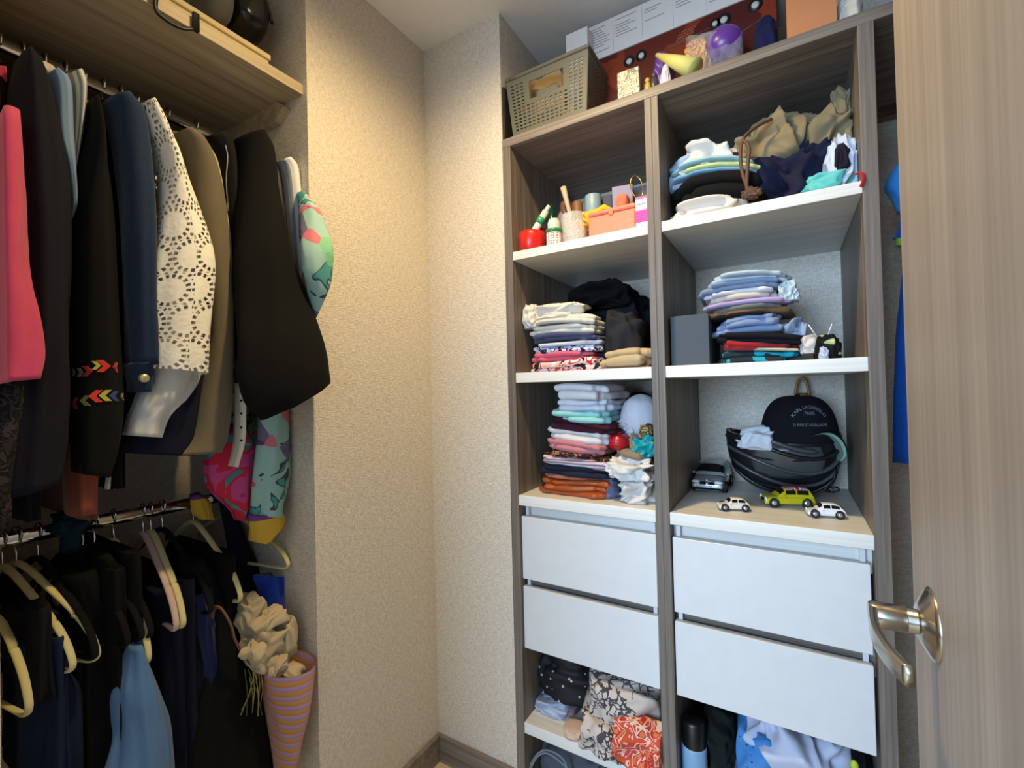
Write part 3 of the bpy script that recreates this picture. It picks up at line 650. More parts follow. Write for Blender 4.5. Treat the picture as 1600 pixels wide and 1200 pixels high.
# ------------------------------------------------------------------ lower rod
def h2(label, neck, tip, mat, group=None, drop=.115, half=.205):
    yn = at(neck[0], neck[1], x=-.30)[1]; tp = at(tip[0], tip[1], x=-.095); yt = tp[1]
    yn = min(yn, YN-.03); yt = min(yt, YN-.012)
    ang = math.atan2(yt-yn, .205)
    return hanger(label, yn, ang, ROD2, mat, 0.0, half, group, drop)
h2('cream velvet hanger nearest the wallpaper strip on the lower rod', (-40, 905), (46, 1108), VEL, drop=.15)
h2('cream velvet hanger in front of the dark trousers', (4, 905), (117, 1030), VEL, drop=.12)
h2('cream velvet hanger beside the black hangers', (26, 900), (160, 1046), VEL, drop=.12)
for neck, tip, wh in (((60, 890), (150, 1012), 'beside the cream ones, nearest the blue jeans'), ((111, 866), (200, 985), 'right under the teal cloth'), ((130, 862), (222, 975), 'between two other black ones'), ((148, 856), (236, 960), 'next to the thin cream one')):
    h2('black velvet hanger '+wh, neck, tip, VELB, 'black hangers on the lower rod')
h2('thin cream velvet hanger above the light blue skirt', (178, 862), (232, 1040), VEL, drop=.15)
h2('dusty pink velvet hanger beside a cream one', (224, 850), (276, 1002), VELP, drop=.12)
h2('cream velvet hanger behind the dusty pink one', (236, 843), (287, 998), VEL, drop=.12)
h2('black velvet hanger behind the dusty pink one', (254, 838), (330, 960), VELB)
h2('cream velvet hanger above the striped woven bag', (302, 824), (376, 956), VEL, drop=.115)
h2('cream velvet hanger above the royal blue cloth', (362, 824), (474, 905), VEL, drop=.09)

def drape(name, label, rows, mat, depth=.05, x=-.1, seed=0, cat='trousers', body=True, **k):
    """trousers or skirt folded over the bar of a hanger"""
    mb = sil(rows, depth, x, seed=seed, **k); V = mb.verts()
    t = thing(name, label, cat, (V[:, 0].mean(), V[:, 1].mean(), V[:, 2].min()))
    obj('front_fold', mb, mat, t)
    if body:
        q = rows[len(rows)//2]; y = min((at(q[0], q[1], x=x)[1]+at(q[2], q[3], x=x)[1])/2, YN-.03); zt = V[:, 2].max(); zb = V[:, 2].min()
        rings = [(np.array([-.29, y, zt-(zt-zb)*tt]), np.array([.17*kx, 0, 0]), np.array([0, .016*ky, 0])) for tt, kx, ky in ((0, .93, .5), (.03, 1, 1), (.5, 1, 1.1), (1, 1.02, 1.3))]
        obj('back_fold', loft(rings, n=44, amp=.05, freq=9, seed=seed+70, expo=3.5, clampy=YN-.004), mat, t)
    return t
LBLUE = cloth(S(92, 130, 180))
drape('jeans', 'dark blue jeans on the hanger by the wallpaper strip', [(14, 1000, 84, 1000), (20, 1030, 92, 1030), (22, 1080, 120, 1076), (22, 1140, 128, 1140), (22, 1215, 130, 1215)], cloth(S(26, 38, 66), .9, 600, .4), .045, -.20, seed=31, amp=.07, freq=7)
drape('dark_trousers', 'black trousers over the cream hanger by the wallpaper strip', [(-10, 950, 60, 945), (-6, 990, 96, 990), (4, 1050, 112, 1046)], NAVYB, .04, -.21, seed=32, amp=.06, freq=7)
drape('dark_trousers', 'plain black trousers under the black hangers', [(96, 900, 150, 885), (100, 950, 186, 940), (108, 1000, 214, 1000), (112, 1070, 178, 1070), (118, 1215, 176, 1215)], BLACK, .045, -.21, seed=33, amp=.07, freq=8)
drape('black_blouse', 'black blouse bunched under the row of black hangers', [(146, 872, 176, 862), (150, 920, 206, 910), (160, 975, 226, 970), (168, 1006, 228, 1002)], BLACK, .045, -.19, seed=34, amp=.06, freq=6, cat='blouse')
drape('blue_skirt', 'light blue pleated skirt flaring towards the floor', [(186, 1006, 224, 1000), (176, 1050, 240, 1044), (168, 1110, 256, 1104), (162, 1160, 270, 1156), (158, 1215, 282, 1215)], LBLUE, .05, -.13, seed=35, amp=.07, freq=9, cat='skirt')
drape('navy_trousers', 'navy trousers under the dusty pink hanger', [(222, 920, 290, 905), (228, 975, 306, 965), (240, 1050, 322, 1040), (262, 1215, 338, 1215)], DARKNAVY, .05, -.19, seed=36, amp=.06, freq=7)
drape('blue_dress', 'dark blue dress beside the black coat on the lower rod', [(286, 930, 320, 925), (292, 990, 336, 985), (300, 1060, 338, 1060), (300, 1215, 330, 1215)], cloth(S(24, 32, 78)), .05, -.165, seed=37, amp=.06, freq=6, cat='dress')
drape('black_coat', 'black coat sloping down in front of the striped bag', [(268, 884, 322, 866, -.2), (284, 930, 352, 915, -.19), (300, 985, 376, 975, -.18), (306, 1040, 396, 1035, -.16), (300, 1110, 418, 1100, -.14), (290, 1215, 446, 1210, -.12)], BLACK, .06, -.16, seed=38, amp=.04, freq=6, cat='coat')
t = thing('black_strap', 'wide black strap looped over the lower rod', 'strap', tuple(at(360, 800, x=-.28)))
obj('band', sil([(334, 764, 360, 760, -.285), (338, 775, 364, 772, -.28), (346, 810, 374, 806, -.275), (352, 850, 388, 846, -.26), (354, 900, 404, 890, -.25), (350, 950, 404, 940, -.24)], .015, -.27, seed=39, amp=.02, wr=.002), DARKNAVY, t)
drape('royal_blue_cloth', 'royal blue cloth over the bar of a cream hanger', [(392, 900, 456, 898), (398, 918, 459, 915), (406, 950, 459, 945), (416, 1000, 458, 1000)], cloth(S(24, 62, 176)), .03, -.16, seed=40, amp=.06, freq=8, cat='cloth', body=False)
c = at(112, 818, x=-.28); t = thing('teal_cloth', 'dark teal cloth bunched on the lower rod', 'cloth', (c[0], c[1], c[2]-.03))
obj('drape', crumplemesh((c[0], c[1], c[2]+.004), (.045, .035, .028), 41, .25), cloth(S(24, 48, 58)), t)
obj('tail', crumplemesh((c[0]+.01, c[1]-.005, c[2]-.03), (.02, .018, .03), 42, .2), cloth(S(24, 48, 58)), t)
# striped woven bag with a cream scarf in it
BAG = stripes([S(196, 140, 74), S(206, 150, 84), S(176, 140, 178), S(186, 150, 190)], .024, 'z', 'Object', wob=.14)
bt = thing('woven_bag', 'orange and lilac striped woven bag by the niche wall', 'bag', tuple(at(440, 1180, x=-.04)))
obj('body', sil([(406, 1062, 491, 1012, -.03), (408, 1085, 489, 1045, -.03), (412, 1120, 482, 1095, -.035), (420, 1160, 470, 1150, -.04), (428, 1215, 456, 1215, -.045)], .075, -.03, seed=43, amp=.01, wr=.002, cap=(False, True), n=48), BAG, bt)
obj('handle', MB().tube([at(410, 1062, x=-.06), at(372, 1010, x=-.06), at(360, 975, x=-.07), at(344, 950, x=-.09), at(332, 955, x=-.12), at(336, 985, x=-.14), at(372, 1040, x=-.13), at(412, 1075, x=-.11)], .006, 10, smooth=6, flat=.5), plain('brown_leather', S(110, 74, 56), .5), bt)
p = at(470, 1042, x=-.045); obj('ornament', MB().ellipsoid(p, (.008, .012, .01), 10, 8), plain('gold', S(210, 170, 80), .25, .9), bt)
CRM = cloth(S(196, 178, 146))
sf = thing('cream_scarf', 'cream scarf crumpled in the mouth of the striped woven bag', 'scarf', tuple(at(420, 1040, x=-.06)))
obj('fold', crumplemesh(at(418, 1008, x=-.07), (.055, .052, .068), 44, .34, 2.6), CRM, sf)
obj('fold', crumplemesh(at(390, 960, x=-.11), (.045, .03, .05), 45, .3, 2.6), cloth(S(176, 164, 138)), sf)
obj('fold', crumplemesh(at(448, 992, x=-.05), (.035, .024, .055), 46, .3, 2.2), CRM, sf)
obj('fold', crumplemesh(at(396, 1020, x=-.03), (.026, .030, .026), 47, .36, 2.4), CRM, sf)
obj('fold', crumplemesh(at(420, 965, x=-.06), (.04, .045, .024), 48, .34, 2.4), CRM, sf)
obj('fold', crumplemesh(at(432, 1040, x=-.035), (.03, .03, .03), 49, .3, 2.4), CRM, sf)
obj('fold', crumplemesh(at(452, 1052, x=-.03), (.055, .03, .03), 53, .3, 2.2), CRM, sf)
gr = thing('dried_grass', 'tuft of dried green and straw grass beside the cream scarf', 'grass', tuple(at(400, 1100, x=-.05)))
g = random.Random(5)
for i in range(9):
    a = at(396+g.uniform(-14, 14), 1050+g.uniform(-8, 8), x=-.04); b_ = at(398+g.uniform(-22, 12), 1100+g.uniform(0, 20), x=-.05)
    obj('blade', MB().tube([a, (a+b_)/2+np.array([.004, .002, 0]), b_], .0012, 5), plain('straw%d' % (i % 3), (S(170, 150, 84), S(70, 92, 40), S(120, 110, 60))[i % 3], .8), gr)
# niche top shelf
pl = at(318, 62, x=XS)
bx = thing('storage_box', 'flat cream box on the pale oak niche shelf', 'box', (-.18, -.75, LS))
y1 = at(420, 92, x=-.035)[1]
CRMB = plain('cream_board', S(206, 186, 138), .7)
obj('tray', MB().box(-.36, -.035, -.985, y1, LS, LS+.028, .002), CRMB, bx, smooth=False)
obj('lid', MB().box(-.365, -.03, -.988, y1+.003, LS+.020, LS+.034, .002), CRMB, bx, smooth=False)
BAGB = plain('black_glossy_leather', S(12, 12, 13), .22)
bb = thing('black_handbag', 'round glossy black handbag lying on the cream box', 'bag', tuple(at(385, 70, x=-.12)))
c = at(374, 26, x=-.14); obj('body', crumplemesh((c[0], c[1], c[2]+.004), (.09, .052, .075), 51, .06, 2.0), BAGB, bb)
obj('strap', MB().tube([c+np.array([.05, -.04, .03]), c+np.array([.075, -.02, .05]), c+np.array([.08, .02, .03]), c+np.array([.07, .045, -.02])], .004, 8, smooth=5), BAGB, bb)
c = at(330, 8, x=-.13); obj('grey_cushion', crumplemesh((c[0], c[1], c[2]+.01), (.07, .035, .07), 52, .05, 2.0), cloth(S(112, 108, 98)), label='grey cushion beside the black handbag on the cream box', cat='cushion')
s0 = at(246, 4, x=-.01); s1 = at(306, 28, x=-.012); s2 = at(303, 46, x=-.012)
bl = thing('black_belt', 'black belt hanging in a loop over the niche shelf edge', 'belt', (-.012, s1[1], LSb))
obj('loop', MB().tube([(-.03, s0[1]-.02, LS+.03), (-.012, s0[1], LS+.022), at(243, 12, x=-.008), at(258, 30, x=-.008), at(282, 43, x=-.008), at(300, 45, x=-.008)], .0065, 8, smooth=6, flat=.6), plain('black_strap_mat', S(15, 15, 16), .5), bl)
obj('clasp', MB().box(-.017, -.008, s1[1]-.006, s1[1]+.006, LSb-.004, LS+.008, .001), plain('black_strap_mat', S(15, 15, 16), .5), bl)

# blue sportswear behind the door
def sily(rows, depth, y, **k):
    rings = []
    for uL, vL, uR, vR in rows:
        L, R = at(uL, vL, y=y), at(uR, vR, y=y); rings.append(((L+R)/2, (R-L)/2, np.array([0, depth, 0])))
    return loft(rings, **k)
t = thing('blue_sports_shirt', 'bright blue sports shirt hanging behind the open door', 'shirt', tuple(at(1440, 385, y=.14)))
obj('sleeve', sily([(1400, 262, 1440, 262), (1386, 292, 1450, 285), (1396, 310, 1455, 310), (1404, 330, 1460, 325)], .03, .13, seed=61, amp=.03), cloth(S(60, 150, 226), .7), t)
obj('body', sily([(1415, 270, 1500, 262), (1406, 320, 1520, 320), (1394, 366, 1525, 362), (1390, 372, 1525, 370)], .04, .16, seed=62, amp=.02), cloth(S(20, 106, 220), .7), t)
obj('trim', sily([(1400, 374, 1440, 374), (1400, 384, 1440, 384)], .02, .15, seed=63), cloth(S(170, 206, 60), .7), t)
t = thing('blue_long_dress', 'plain cobalt blue dress hanging behind the open door', 'dress', tuple(at(1450, 725, y=.2)))
obj('skirt', sily([(1412, 360, 1530, 360), (1402, 480, 1530, 480), (1396, 600, 1530, 600), (1394, 722, 1530, 722)], .03, .2, seed=64, amp=.03), cloth(S(26, 92, 190), .8), t)
zr = 1.86
r = thing('clothes_rod', 'chrome clothes rod above the blue sportswear', 'rod', (1.5, .17, zr))
obj('bar', MB().tube([(xf, .17, zr), (XR-.03, .17, zr)], .012, 16), CHROME, r)
for y, zb, nm in ((.145, 1.66, 'bright blue sports shirt'), (.2, 1.62, 'plain cobalt blue dress')):
    t = thing('clothes_hanger', 'black hanger carrying the '+nm, 'hanger', (1.36, y, zr))
    obj('hook', MB().tube([(1.36, .172, zr+.013), (1.362, .185, zr+.004), (1.36, .17, zr+.0145), (1.36, .152, zr-.002), (1.36, y, zr-.03), (1.36, y, zb+.1)], .002, 8, smooth=3), CHROME, t)
    obj('arm', MB().tube([(1.305, y, zb+.04), (1.33, y, zb+.07), (1.36, y, zb+.1), (1.42, y, zb+.06), (1.47, y, zb+.03)], .006, 8, smooth=4), VELB, t)

# ------------------------------------------------------------------ shelf contents: builders
def boxobj(name, label, cat, uL, uR, vb, vt, yf, d, mat, zbase=None, bev=.0015, rot=0.0, parent=None, group=None):
    um = (uL+uR)/2; x0, x1 = at(uL, (vb+vt)/2, y=yf)[0], at(uR, (vb+vt)/2, y=yf)[0]
    z0 = zbase if zbase is not None else at(um, vb, y=yf)[2]; z1 = at(um, vt, y=yf)[2]
    mb = MB().box(x0, x1, yf, yf+d, z0, z1, bev)
    o = obj(name, mb, mat, parent, smooth=False, label=label, cat=cat, group=group)
    if rot: o.rotation_euler.z = rot
    return o, (x0, x1, z0, z1)
def cyl(uL, uR, vb, vt, yc, zbase=None):
    um = (uL+uR)/2; x0, x1 = at(uL, (vb+vt)/2, y=yc)[0], at(uR, (vb+vt)/2, y=yc)[0]
    z0 = zbase if zbase is not None else at(um, vb, y=yc)[2]
    return (x0+x1)/2, (x1-x0)/2, z0, at(um, vt, y=yc)[2]
glass = NB('clear_glass'); glass.P(Base_Color=(.86, .88, .92, 1), Roughness=.12); glass.set(glass.b.inputs['Alpha'], .30)
GLASS = glass.m; glass.bump(glass.n('TexVoronoi', Vector=glass.coord(), Scale=190.0).outputs[0], .8, .003)
film = NB('clear_film'); film.P(Base_Color=(.95, .95, .95, 1), Roughness=.12); film.set(film.b.inputs['Alpha'], .14); film.bump(film.noise(film.coord(), 55, 3), .8, .01)
FILM = film.m

# ---------------------------------------------- bay over the top shelf, next to the pier: cosmetics
rx, rr, rz0, rz1 = cyl(813, 850, 392, 364, .045, ZA)
b_ = thing('perfume_bottle', 'squat red bottle with a gold pump on the cosmetics shelf', 'bottle', (rx, .045, ZA))
obj('body', MB().lathe([(.001, ZA), (rr*.9, ZA), (rr, ZA+.004), (rr, rz1-.008), (rr*.93, rz1-.001), (rr*.3, rz1), (.001, rz1)], (rx, .045, 0), 36, cap=False), plain('red_lacquer', S(206, 34, 30), .3), b_)
obj('pump', MB().lathe([(.004, rz1), (.004, rz1+.013), (.002, rz1+.014)], (rx, .045, 0), 16), plain('gold', S(210, 170, 80), .25, .9), b_)
rx, rr, rz0, rz1 = cyl(855, 877, 383, 365, .04, ZA)
def melon():
    b = NB('melon_print'); v = b.n('TexVoronoi', Vector=b.coord(), Scale=130.0, Randomness=.15).outputs[0]
    b.P(Base_Color=b.ramp(v, [(.0, S(206, 96, 92)), (.34, S(236, 226, 220))], 'CONSTANT'), Roughness=.4); return b.m
b_ = thing('lotion_bottle', 'small bottle with pink fruit print and green collar', 'bottle', (rx, .04, ZA))
obj('body', MB().lathe([(.001, ZA), (rr*.95, ZA), (rr, ZA+.003), (rr, rz1)], (rx, .04, 0), 28, cap=False), melon(), b_)
obj('collar', MB().lathe([(rr*.9, rz1), (rr*1.06, rz1), (rr*1.06, rz1+.010), (rr*.8, rz1+.011)], (rx, .04, 0), 28, cap=False), plain('green_plastic', S(24, 128, 62), .35), b_)
obj('cap', MB().lathe([(rr*.8, rz1+.010), (rr*.82, rz1+.03), (rr*.6, rz1+.042), (.001, rz1+.045)], (rx, .04, 0), 28, cap=False), plain('milky_plastic', S(206, 202, 196), .35), b_)
p0 = at(836, 360, y=.06); p1 = at(853, 330, y=.07)
b_ = thing('cream_tube', 'white and green tube leaning behind the squat red bottle', 'tube', tuple(p0))
obj('body', MB().tube([(p0[0], p0[1], ZA+.001), p0, p1], [.010, .012, .010], 16), plain('white_plastic', S(220, 222, 216), .35), b_)
obj('band', MB().tube([p0+(p1-p0)*.35, p0+(p1-p0)*.65], .0125, 16), plain('green_label', S(60, 160, 110), .4), b_)
obj('cap', MB().tube([p1, p1+(p1-p0)*.28], [.0075, .006], 14), plain('white_plastic', S(220, 222, 216), .35), b_)
p = at(846, 365, y=.09); obj('red_tin', MB().lathe([(.001, ZA), (.014, ZA), (.015, ZA+.002), (.015, p[2]+.012), (.013, p[2]+.014), (.001, p[2]+.014)], (p[0], .09, 0), 24, cap=False), plain('dark_red_tin', S(140, 30, 30), .35), label='small dark red tin behind the squat red bottle', cat='tin')
rx, rr, rz0, rz1 = cyl(879, 917, 378, 337, .06, ZA)
obj('glass_tumbler', MB().lathe([(.001, ZA), (rr*.86, ZA), (rr*.9, ZA+.004), (rr, rz1), (rr*.94, rz1), (rr*.82, ZA+.006), (.001, ZA+.006)], (rx, .06, 0), 40, cap=False), GLASS, label='clear textured glass tumbler beside the coral box', cat='glass')
c1 = at(900, 352, y=.11); obj('straw_pot', MB().lathe([(.001, ZA), (.022, ZA), (.028, c1[2]+.005), (.024, c1[2]+.004), (.001, ZA+.01)], (c1[0]+.02, .12, 0), 28, cap=False), wood_mat('straw_weave', S(140, 100, 50), S(186, 144, 80), S(206, 170, 110), 'z', .7, 200, 40), label='woven straw pot behind the glass tumbler', cat='pot')
crumple('clear plastic bag crumpled behind the fruit print bottle', 868, 898, 352, 324, FILM, .09, .05, 71, name='plastic_bag', cat='bag', amp=.3, zbase=ZA)
p0 = at(891, 336, y=.10); p1 = at(880, 293, y=.10)
b_ = thing('wooden_pestle', 'pale wooden pestle standing up among the cosmetics', 'pestle', (p0[0], .1, ZA)); obj('shaft', MB().tube([(p0[0]+.004, .1, ZA), p0, p0+(p1-p0)*.6, p1], [.006, .0065, .0075, .0095], 14), plain('pale_wood', S(196, 176, 156), .6), b_)
for i, (u, col, lb) in enumerate(((884, S(112, 78, 58), 'dark brown'), (902, S(136, 96, 66), 'light brown'))):
    rx, rr, _, rz1 = cyl(u-8, u+8, 335, 316, .16, ZA); obj('wooden_jar', MB().lathe([(.001, ZA), (rr*.9, ZA), (rr, ZA+.01), (rr, rz1-.004), (rr*.8, rz1), (.001, rz1)], (rx, .16, 0), 24, cap=False), plain('jar%d' % i, col, .5), label=lb+' round jar behind the wooden pestle', cat='jar')
rx, rr, _, rz1 = cyl(856, 868, 345, 318, .15, ZA); obj('green_bottle', MB().lathe([(.001, ZA), (rr, ZA), (rr, rz1-.02), (rr*.4, rz1-.012), (rr*.4, rz1), (.001, rz1)], (rx, .15, 0), 20, cap=False), plain('dark_green_glass', S(16, 60, 42), .15), label='dark green bottle at the back of the cosmetics shelf', cat='bottle')
rx, rr, rz0, rz1 = cyl(915, 939, 335, 306, .15, ZA)
b_ = thing('pillar_candle', 'grey blue pillar candle behind the yellow cloth', 'candle', (rx, .15, ZA))
obj('wax', MB().lathe([(.001, ZA), (rr, ZA), (rr, rz1-.002), (rr*.95, rz1), (.001, rz1-.002)], (rx, .15, 0), 32, cap=False), plain('blue_wax', S(140, 166, 178), .4), b_)
obj('wick', MB().tube([(rx-.006, .15, rz1-.003), (rx-.008, .15, rz1+.009)], .001, 6), plain('wick', S(150, 140, 130), .8), b_)
boxobj('lavender_box', 'lavender grey carton behind the coral box', 'box', 954, 985, 325, 290, .13, .06, plain('lavender_card', S(150, 146, 172), .7), ZA, rot=.2)
boxobj('dark_book', 'dark grey book standing behind the yellow cloth', 'book', 938, 956, 330, 305, .17, .04, plain('slate_cover', S(72, 76, 92), .7), ZA)
boxobj('grey_carton', 'grey carton behind the gold ring at the back', 'box', 984, 1012, 320, 291, .20, .05, plain('grey_card', S(104, 106, 112), .7), ZA)
o, (bx0, bx1, bz0, bz1) = None, (0, 0, 0, 0)
bx0, bx1 = at(919, 345, y=.03)[0], at(993, 335, y=.03)[0]; bz1 = at(956, 324, y=.03)[2]
CORAL = plain('coral_plastic', S(236, 134, 106), .4)
b_ = thing('coral_case', 'coral pink vanity case with a lid seam', 'case', ((bx0+bx1)/2, .08, ZA))
obj('body', MB().box(bx0, bx1, .03, .13, ZA, bz1-.014, .004), CORAL, b_, smooth=False)
obj('lid', MB().box(bx0-.001, bx1+.001, .029, .131, bz1-.0125, bz1, .004), CORAL, b_, smooth=False)
obj('clasp', MB().box((bx0+bx1)/2-.006, (bx0+bx1)/2+.006, .026, .031, bz1-.02, bz1-.007, .001), CORAL, b_, smooth=False)
crumple('bright yellow cloth over the edge of the coral case', 906, 955, 348, 321, cloth(S(236, 176, 40)), .035, .06, 72, name='yellow_cloth', cat='cloth', amp=.3)
crumple('small salmon pouch on the lid of the coral case', 960, 982, 322, 301, cloth(S(234, 120, 90)), .06, .05, 73, zbase=bz1, name='salmon_pouch', cat='pouch', amp=.12)
p = at(995, 292, y=.07); a = np.linspace(0, 2*math.pi, 41)[:-1]
ringp = np.stack([p[0]+.014*np.cos(a)-.004*np.sin(a), p[1]+.01*np.cos(a), p[2]+.032*np.sin(a)+.0*a], 1)
obj('gold_hoop', MB().tube(np.vstack([ringp, ringp[:2]]), .0016, 8), plain('gold', S(210, 170, 80), .25, .9), label='thin gold hoop standing behind the pink carton', cat='hoop')
# pink carton with print
x0, x1 = at(993, 330, y=.025)[0], at(1012, 328, y=.025)[0]; z1 = at(1002, 307, y=.025)[2]; hh = z1-ZA
b_ = thing('skincare_carton', 'slim pink and white printed carton beside the coral case', 'box', ((x0+x1)/2, .04, ZA))
obj('carton', MB().box(x0, x1, .025, .06, ZA, z1, .0008), plain('white_card', S(232, 226, 222), .5), b_, smooth=False)
for a0, a1, c_ in ((.93, 1.0, S(206, 96, 158)), (.56, .60, S(190, 120, 176)), (.20, .56, S(222, 58, 150))):
    obj('print_band', MB().box(x0-.0002, x1+.0002, .0246, .0604, ZA+hh*a0, ZA+hh*a1), plain('band%d' % int(a0*100), c_, .45), b_, smooth=False)
def text_mesh(body, size, extr=.0003):
    cu = bpy.data.curves.new('text', 'FONT'); cu.body = body; cu.size = size; cu.extrude = extr; cu.align_x = 'CENTER'; cu.align_y = 'CENTER'; cu.resolution_u = 3
    to = bpy.data.objects.new('text', cu); COL.objects.link(to); dg = bpy.context.evaluated_depsgraph_get(); dg.update()
    me = bpy.data.meshes.new_from_object(to.evaluated_get(dg))
    V = np.array([v.co[:] for v in me.vertices]).reshape(-1, 3); F = [list(p.vertices) for p in me.polygons]
    bpy.data.objects.remove(to); bpy.data.meshes.remove(me); bpy.data.curves.remove(cu)
    return V, F
INK = plain('dark_ink', S(70, 66, 84), .6)
for s_, zz, sz in (('Vie Sun', .77, .0085), ('SPF', .09, .006)):
    V, F = text_mesh(s_, sz); V = np.stack([(x0+x1)/2+V[:, 0], .0245-V[:, 2], ZA+hh*zz+V[:, 1]], 1)
    obj('lettering', MB().add(V, F), INK if sz > .007 else plain('blue_ink', S(50, 50, 120), .6), b_, smooth=False)

# ---------------------------------------------- bay over the top shelf, next to the door
crumple('white cotton cloth flat at the bottom of the top shelf heap', 1040, 1172, 342, 306, cloth(S(222, 214, 206)), .015, .20, 80, zbase=ZA, name='white_cloth', cat='cloth', amp=.2)
zt = at(1125, 318, y=.03)[2]
for i, (vb, vt, col, lb, uL, uR) in enumerate(((318, 276, S(14, 14, 15), 'black folded top under the pastel shirts', 1046, 1205), (276, 270, S(112, 158, 196), 'sky blue folded shirt on the black top', 1038, 1210), (270, 263, S(206, 216, 150), 'pale lemon folded shirt between two blue ones', 1039, 1203), (263, 256, S(158, 196, 204), 'aqua folded shirt topping the pastel pile', 1040, 1196))):
    folded(lb, uL, uR, vb, vt, cloth(col), .03+.004*i, .26, 2 if i == 0 else 1, 81+i, slope=-.020, bow=.026, group='folded pastel shirts on the top shelf', disp=.0015)
crumple('light blue cotton shirt bunched at the side of the pastel pile', 1040, 1130, 290, 240, cloth(S(164, 184, 212)), .07, .16, 86, name='blue_cloth', cat='shirt', amp=.3)
crumple('white eyelet top bunched above the pastel pile', 1058, 1152, 268, 214, cloth(S(220, 218, 216)), .05, .15, 87, name='eyelet_blouse', cat='blouse', amp=.34)
crumple('dark red garment corner wedged under the khaki jacket', 1128, 1160, 262, 236, cloth(S(96, 34, 36)), .08, .1, 88, amp=.2)
KH = cloth(S(138, 124, 94), .75, 700, .35)
t = thing('khaki_jacket', 'khaki nylon jacket heaped on top of the navy clothes', 'jacket', tuple(at(1240, 250, y=.15)))
for i, (uL, uR, vb, vt, yf, d, am) in enumerate(((1144, 1262, 252, 174, .05, .20, .30), (1222, 1342, 256, 168, .06, .22, .30), (1292, 1336, 200, 132, .11, .10, .22), (1160, 1300, 240, 178, .14, .24, .28))):
    crumple(None, uL, uR, vb, vt, KH, yf, d, 90+i, name='fold', parent=t, amp=am, lim=(None, None, (ZA, 1.97)), freq=3.6, nu=110, nv=60)
crumple('navy blue garment heaped below the khaki jacket', 1168, 1322, 312, 226, cloth(S(28, 30, 56)), .02, .24, 96, zbase=ZA, amp=.32, nu=100, freq=3.6)
t = thing('white_swimsuit', 'white and turquoise swimsuit spilling beside the navy garment', 'swimsuit', tuple(at(1320, 285, y=.06)))
crumple(None, 1286, 1344, 298, 212, cloth(S(206, 214, 232)), .03, .12, 97, name='fold', parent=t, zbase=ZA, amp=.34, lim=((-9, xd-.001), None, None))
crumple(None, 1248, 1340, 304, 268, cloth(S(104, 200, 196)), .012, .08, 98, name='turquoise_panel', parent=t, zbase=ZA, amp=.3, lim=((-9, xd-.001), None, None))
crumple(None, 1300, 1330, 262, 222, cloth(S(34, 30, 44)), .02, .06, 99, name='lining', parent=t, amp=.2, lim=((-9, xd-.001), None, None))
LE = plain('brown_cord', S(92, 60, 44), .7)
t = thing('leather_cord', 'brown leather cord knotted over the front of the top shelf heap', 'cord', tuple(at(1170, 312, y=.0)))
obj('strand', MB().tube([at(1205, 186, y=.06), at(1182, 198, y=.04), at(1162, 216, y=.02), at(1157, 240, y=.015), at(1160, 270, y=.01), at(1170, 296, y=.006), at(1182, 304, y=.004)], .0042, 8, smooth=6), LE, t)
obj('strand', MB().tube([at(1160, 218, y=.02), at(1170, 230, y=.012), at(1168, 262, y=.008), at(1167, 292, y=.004), at(1172, 308, y=.002)], .0042, 8, smooth=6), LE, t)
obj('knot', crumplemesh(at(1175, 302, y=.008), (.022, .012, .014), 33, .35), LE, t)
obj('red_strap', MB().tube([at(1338, 272, y=.02), at(1347, 270, y=.0), at(1350, 280, y=-.004), at(1346, 292, y=-.003)], .005, 8, smooth=5, flat=.4), cloth(S(190, 36, 44)), label='short red strap over the shelf edge beside the swimsuit', cat='strap')

# ---------------------------------------------- second row, next to the pier
def pile(spec, y, d, seed, group, **kw):
    for i, sp in enumerate(spec):
        lb, uL, uR, vb, vt, mat = sp[:6]; ex = dict(kw); ex.update(sp[6] if len(sp) > 6 else {})
        yy = ex.pop('y', y); dd = ex.pop('d', d); folded(lb, uL, uR, vb, vt, mat, yy, dd, ex.pop('layers', 2), seed+i, group=group, **ex)
PRINTF = blotch([S(230, 190, 184), S(236, 220, 214), S(206, 60, 72), S(232, 200, 196), S(40, 36, 40)], 22, .9, 1.0)
STRN = stripes([S(206, 210, 224), S(206, 210, 224), S(50, 54, 84)], .016, 'z')
pile([('pink and red printed garment at the bottom of the white shirts pile', 824, 938, 581, 563, PRINTF, dict(zbase=ZB)),
      ('coral pink folded shirt above the printed garment', 821, 920, 563, 550, cloth(S(216, 96, 122))),
      ('navy and white patterned shirt in the pile of white shirts', 821, 938, 550, 540, blotch([S(160, 160, 200), S(30, 30, 56), S(206, 206, 222), S(150, 150, 196)], 30)),
      ('white shirt with navy stripes in the pile of white shirts', 824, 936, 540, 532, STRN, dict(layers=1)),
      ('slate blue folded shirt below the white shirts', 826, 932, 532, 522, cloth(S(78, 82, 112)), dict(bow=.004)),
      ('white folded shirt lower in the pile of white shirts', 820, 930, 522, 507, cloth(S(222, 216, 204)), dict(bow=.006, slope=-.004)),
      ('white folded shirt upper in the pile of white shirts', 822, 926, 507, 493, cloth(S(216, 211, 202)), dict(bow=.008, slope=-.006))], .03, .15, 110, 'folded shirts beside the black heap')
crumple('crumpled white shirt on top of the pile of white shirts', 826, 916, 494, 474, cloth(S(220, 214, 204)), .03, .14, 120, amp=.3)
crumple('rolled white sleeve end at the side of the white shirts', 818, 844, 512, 474, cloth(S(222, 217, 208)), .028, .1, 121, amp=.2, lim=((xa+.001, 9), None, None))
LB = ((-9, xb-.001), None, (ZB, ZAb-.002))
crumple('navy trousers heaped beside the pile of white shirts', 908, 1026, 560, 462, cloth(S(26, 31, 44)), .19, .28, 122, zbase=ZB, amp=.24, lim=LB, freq=2.6)
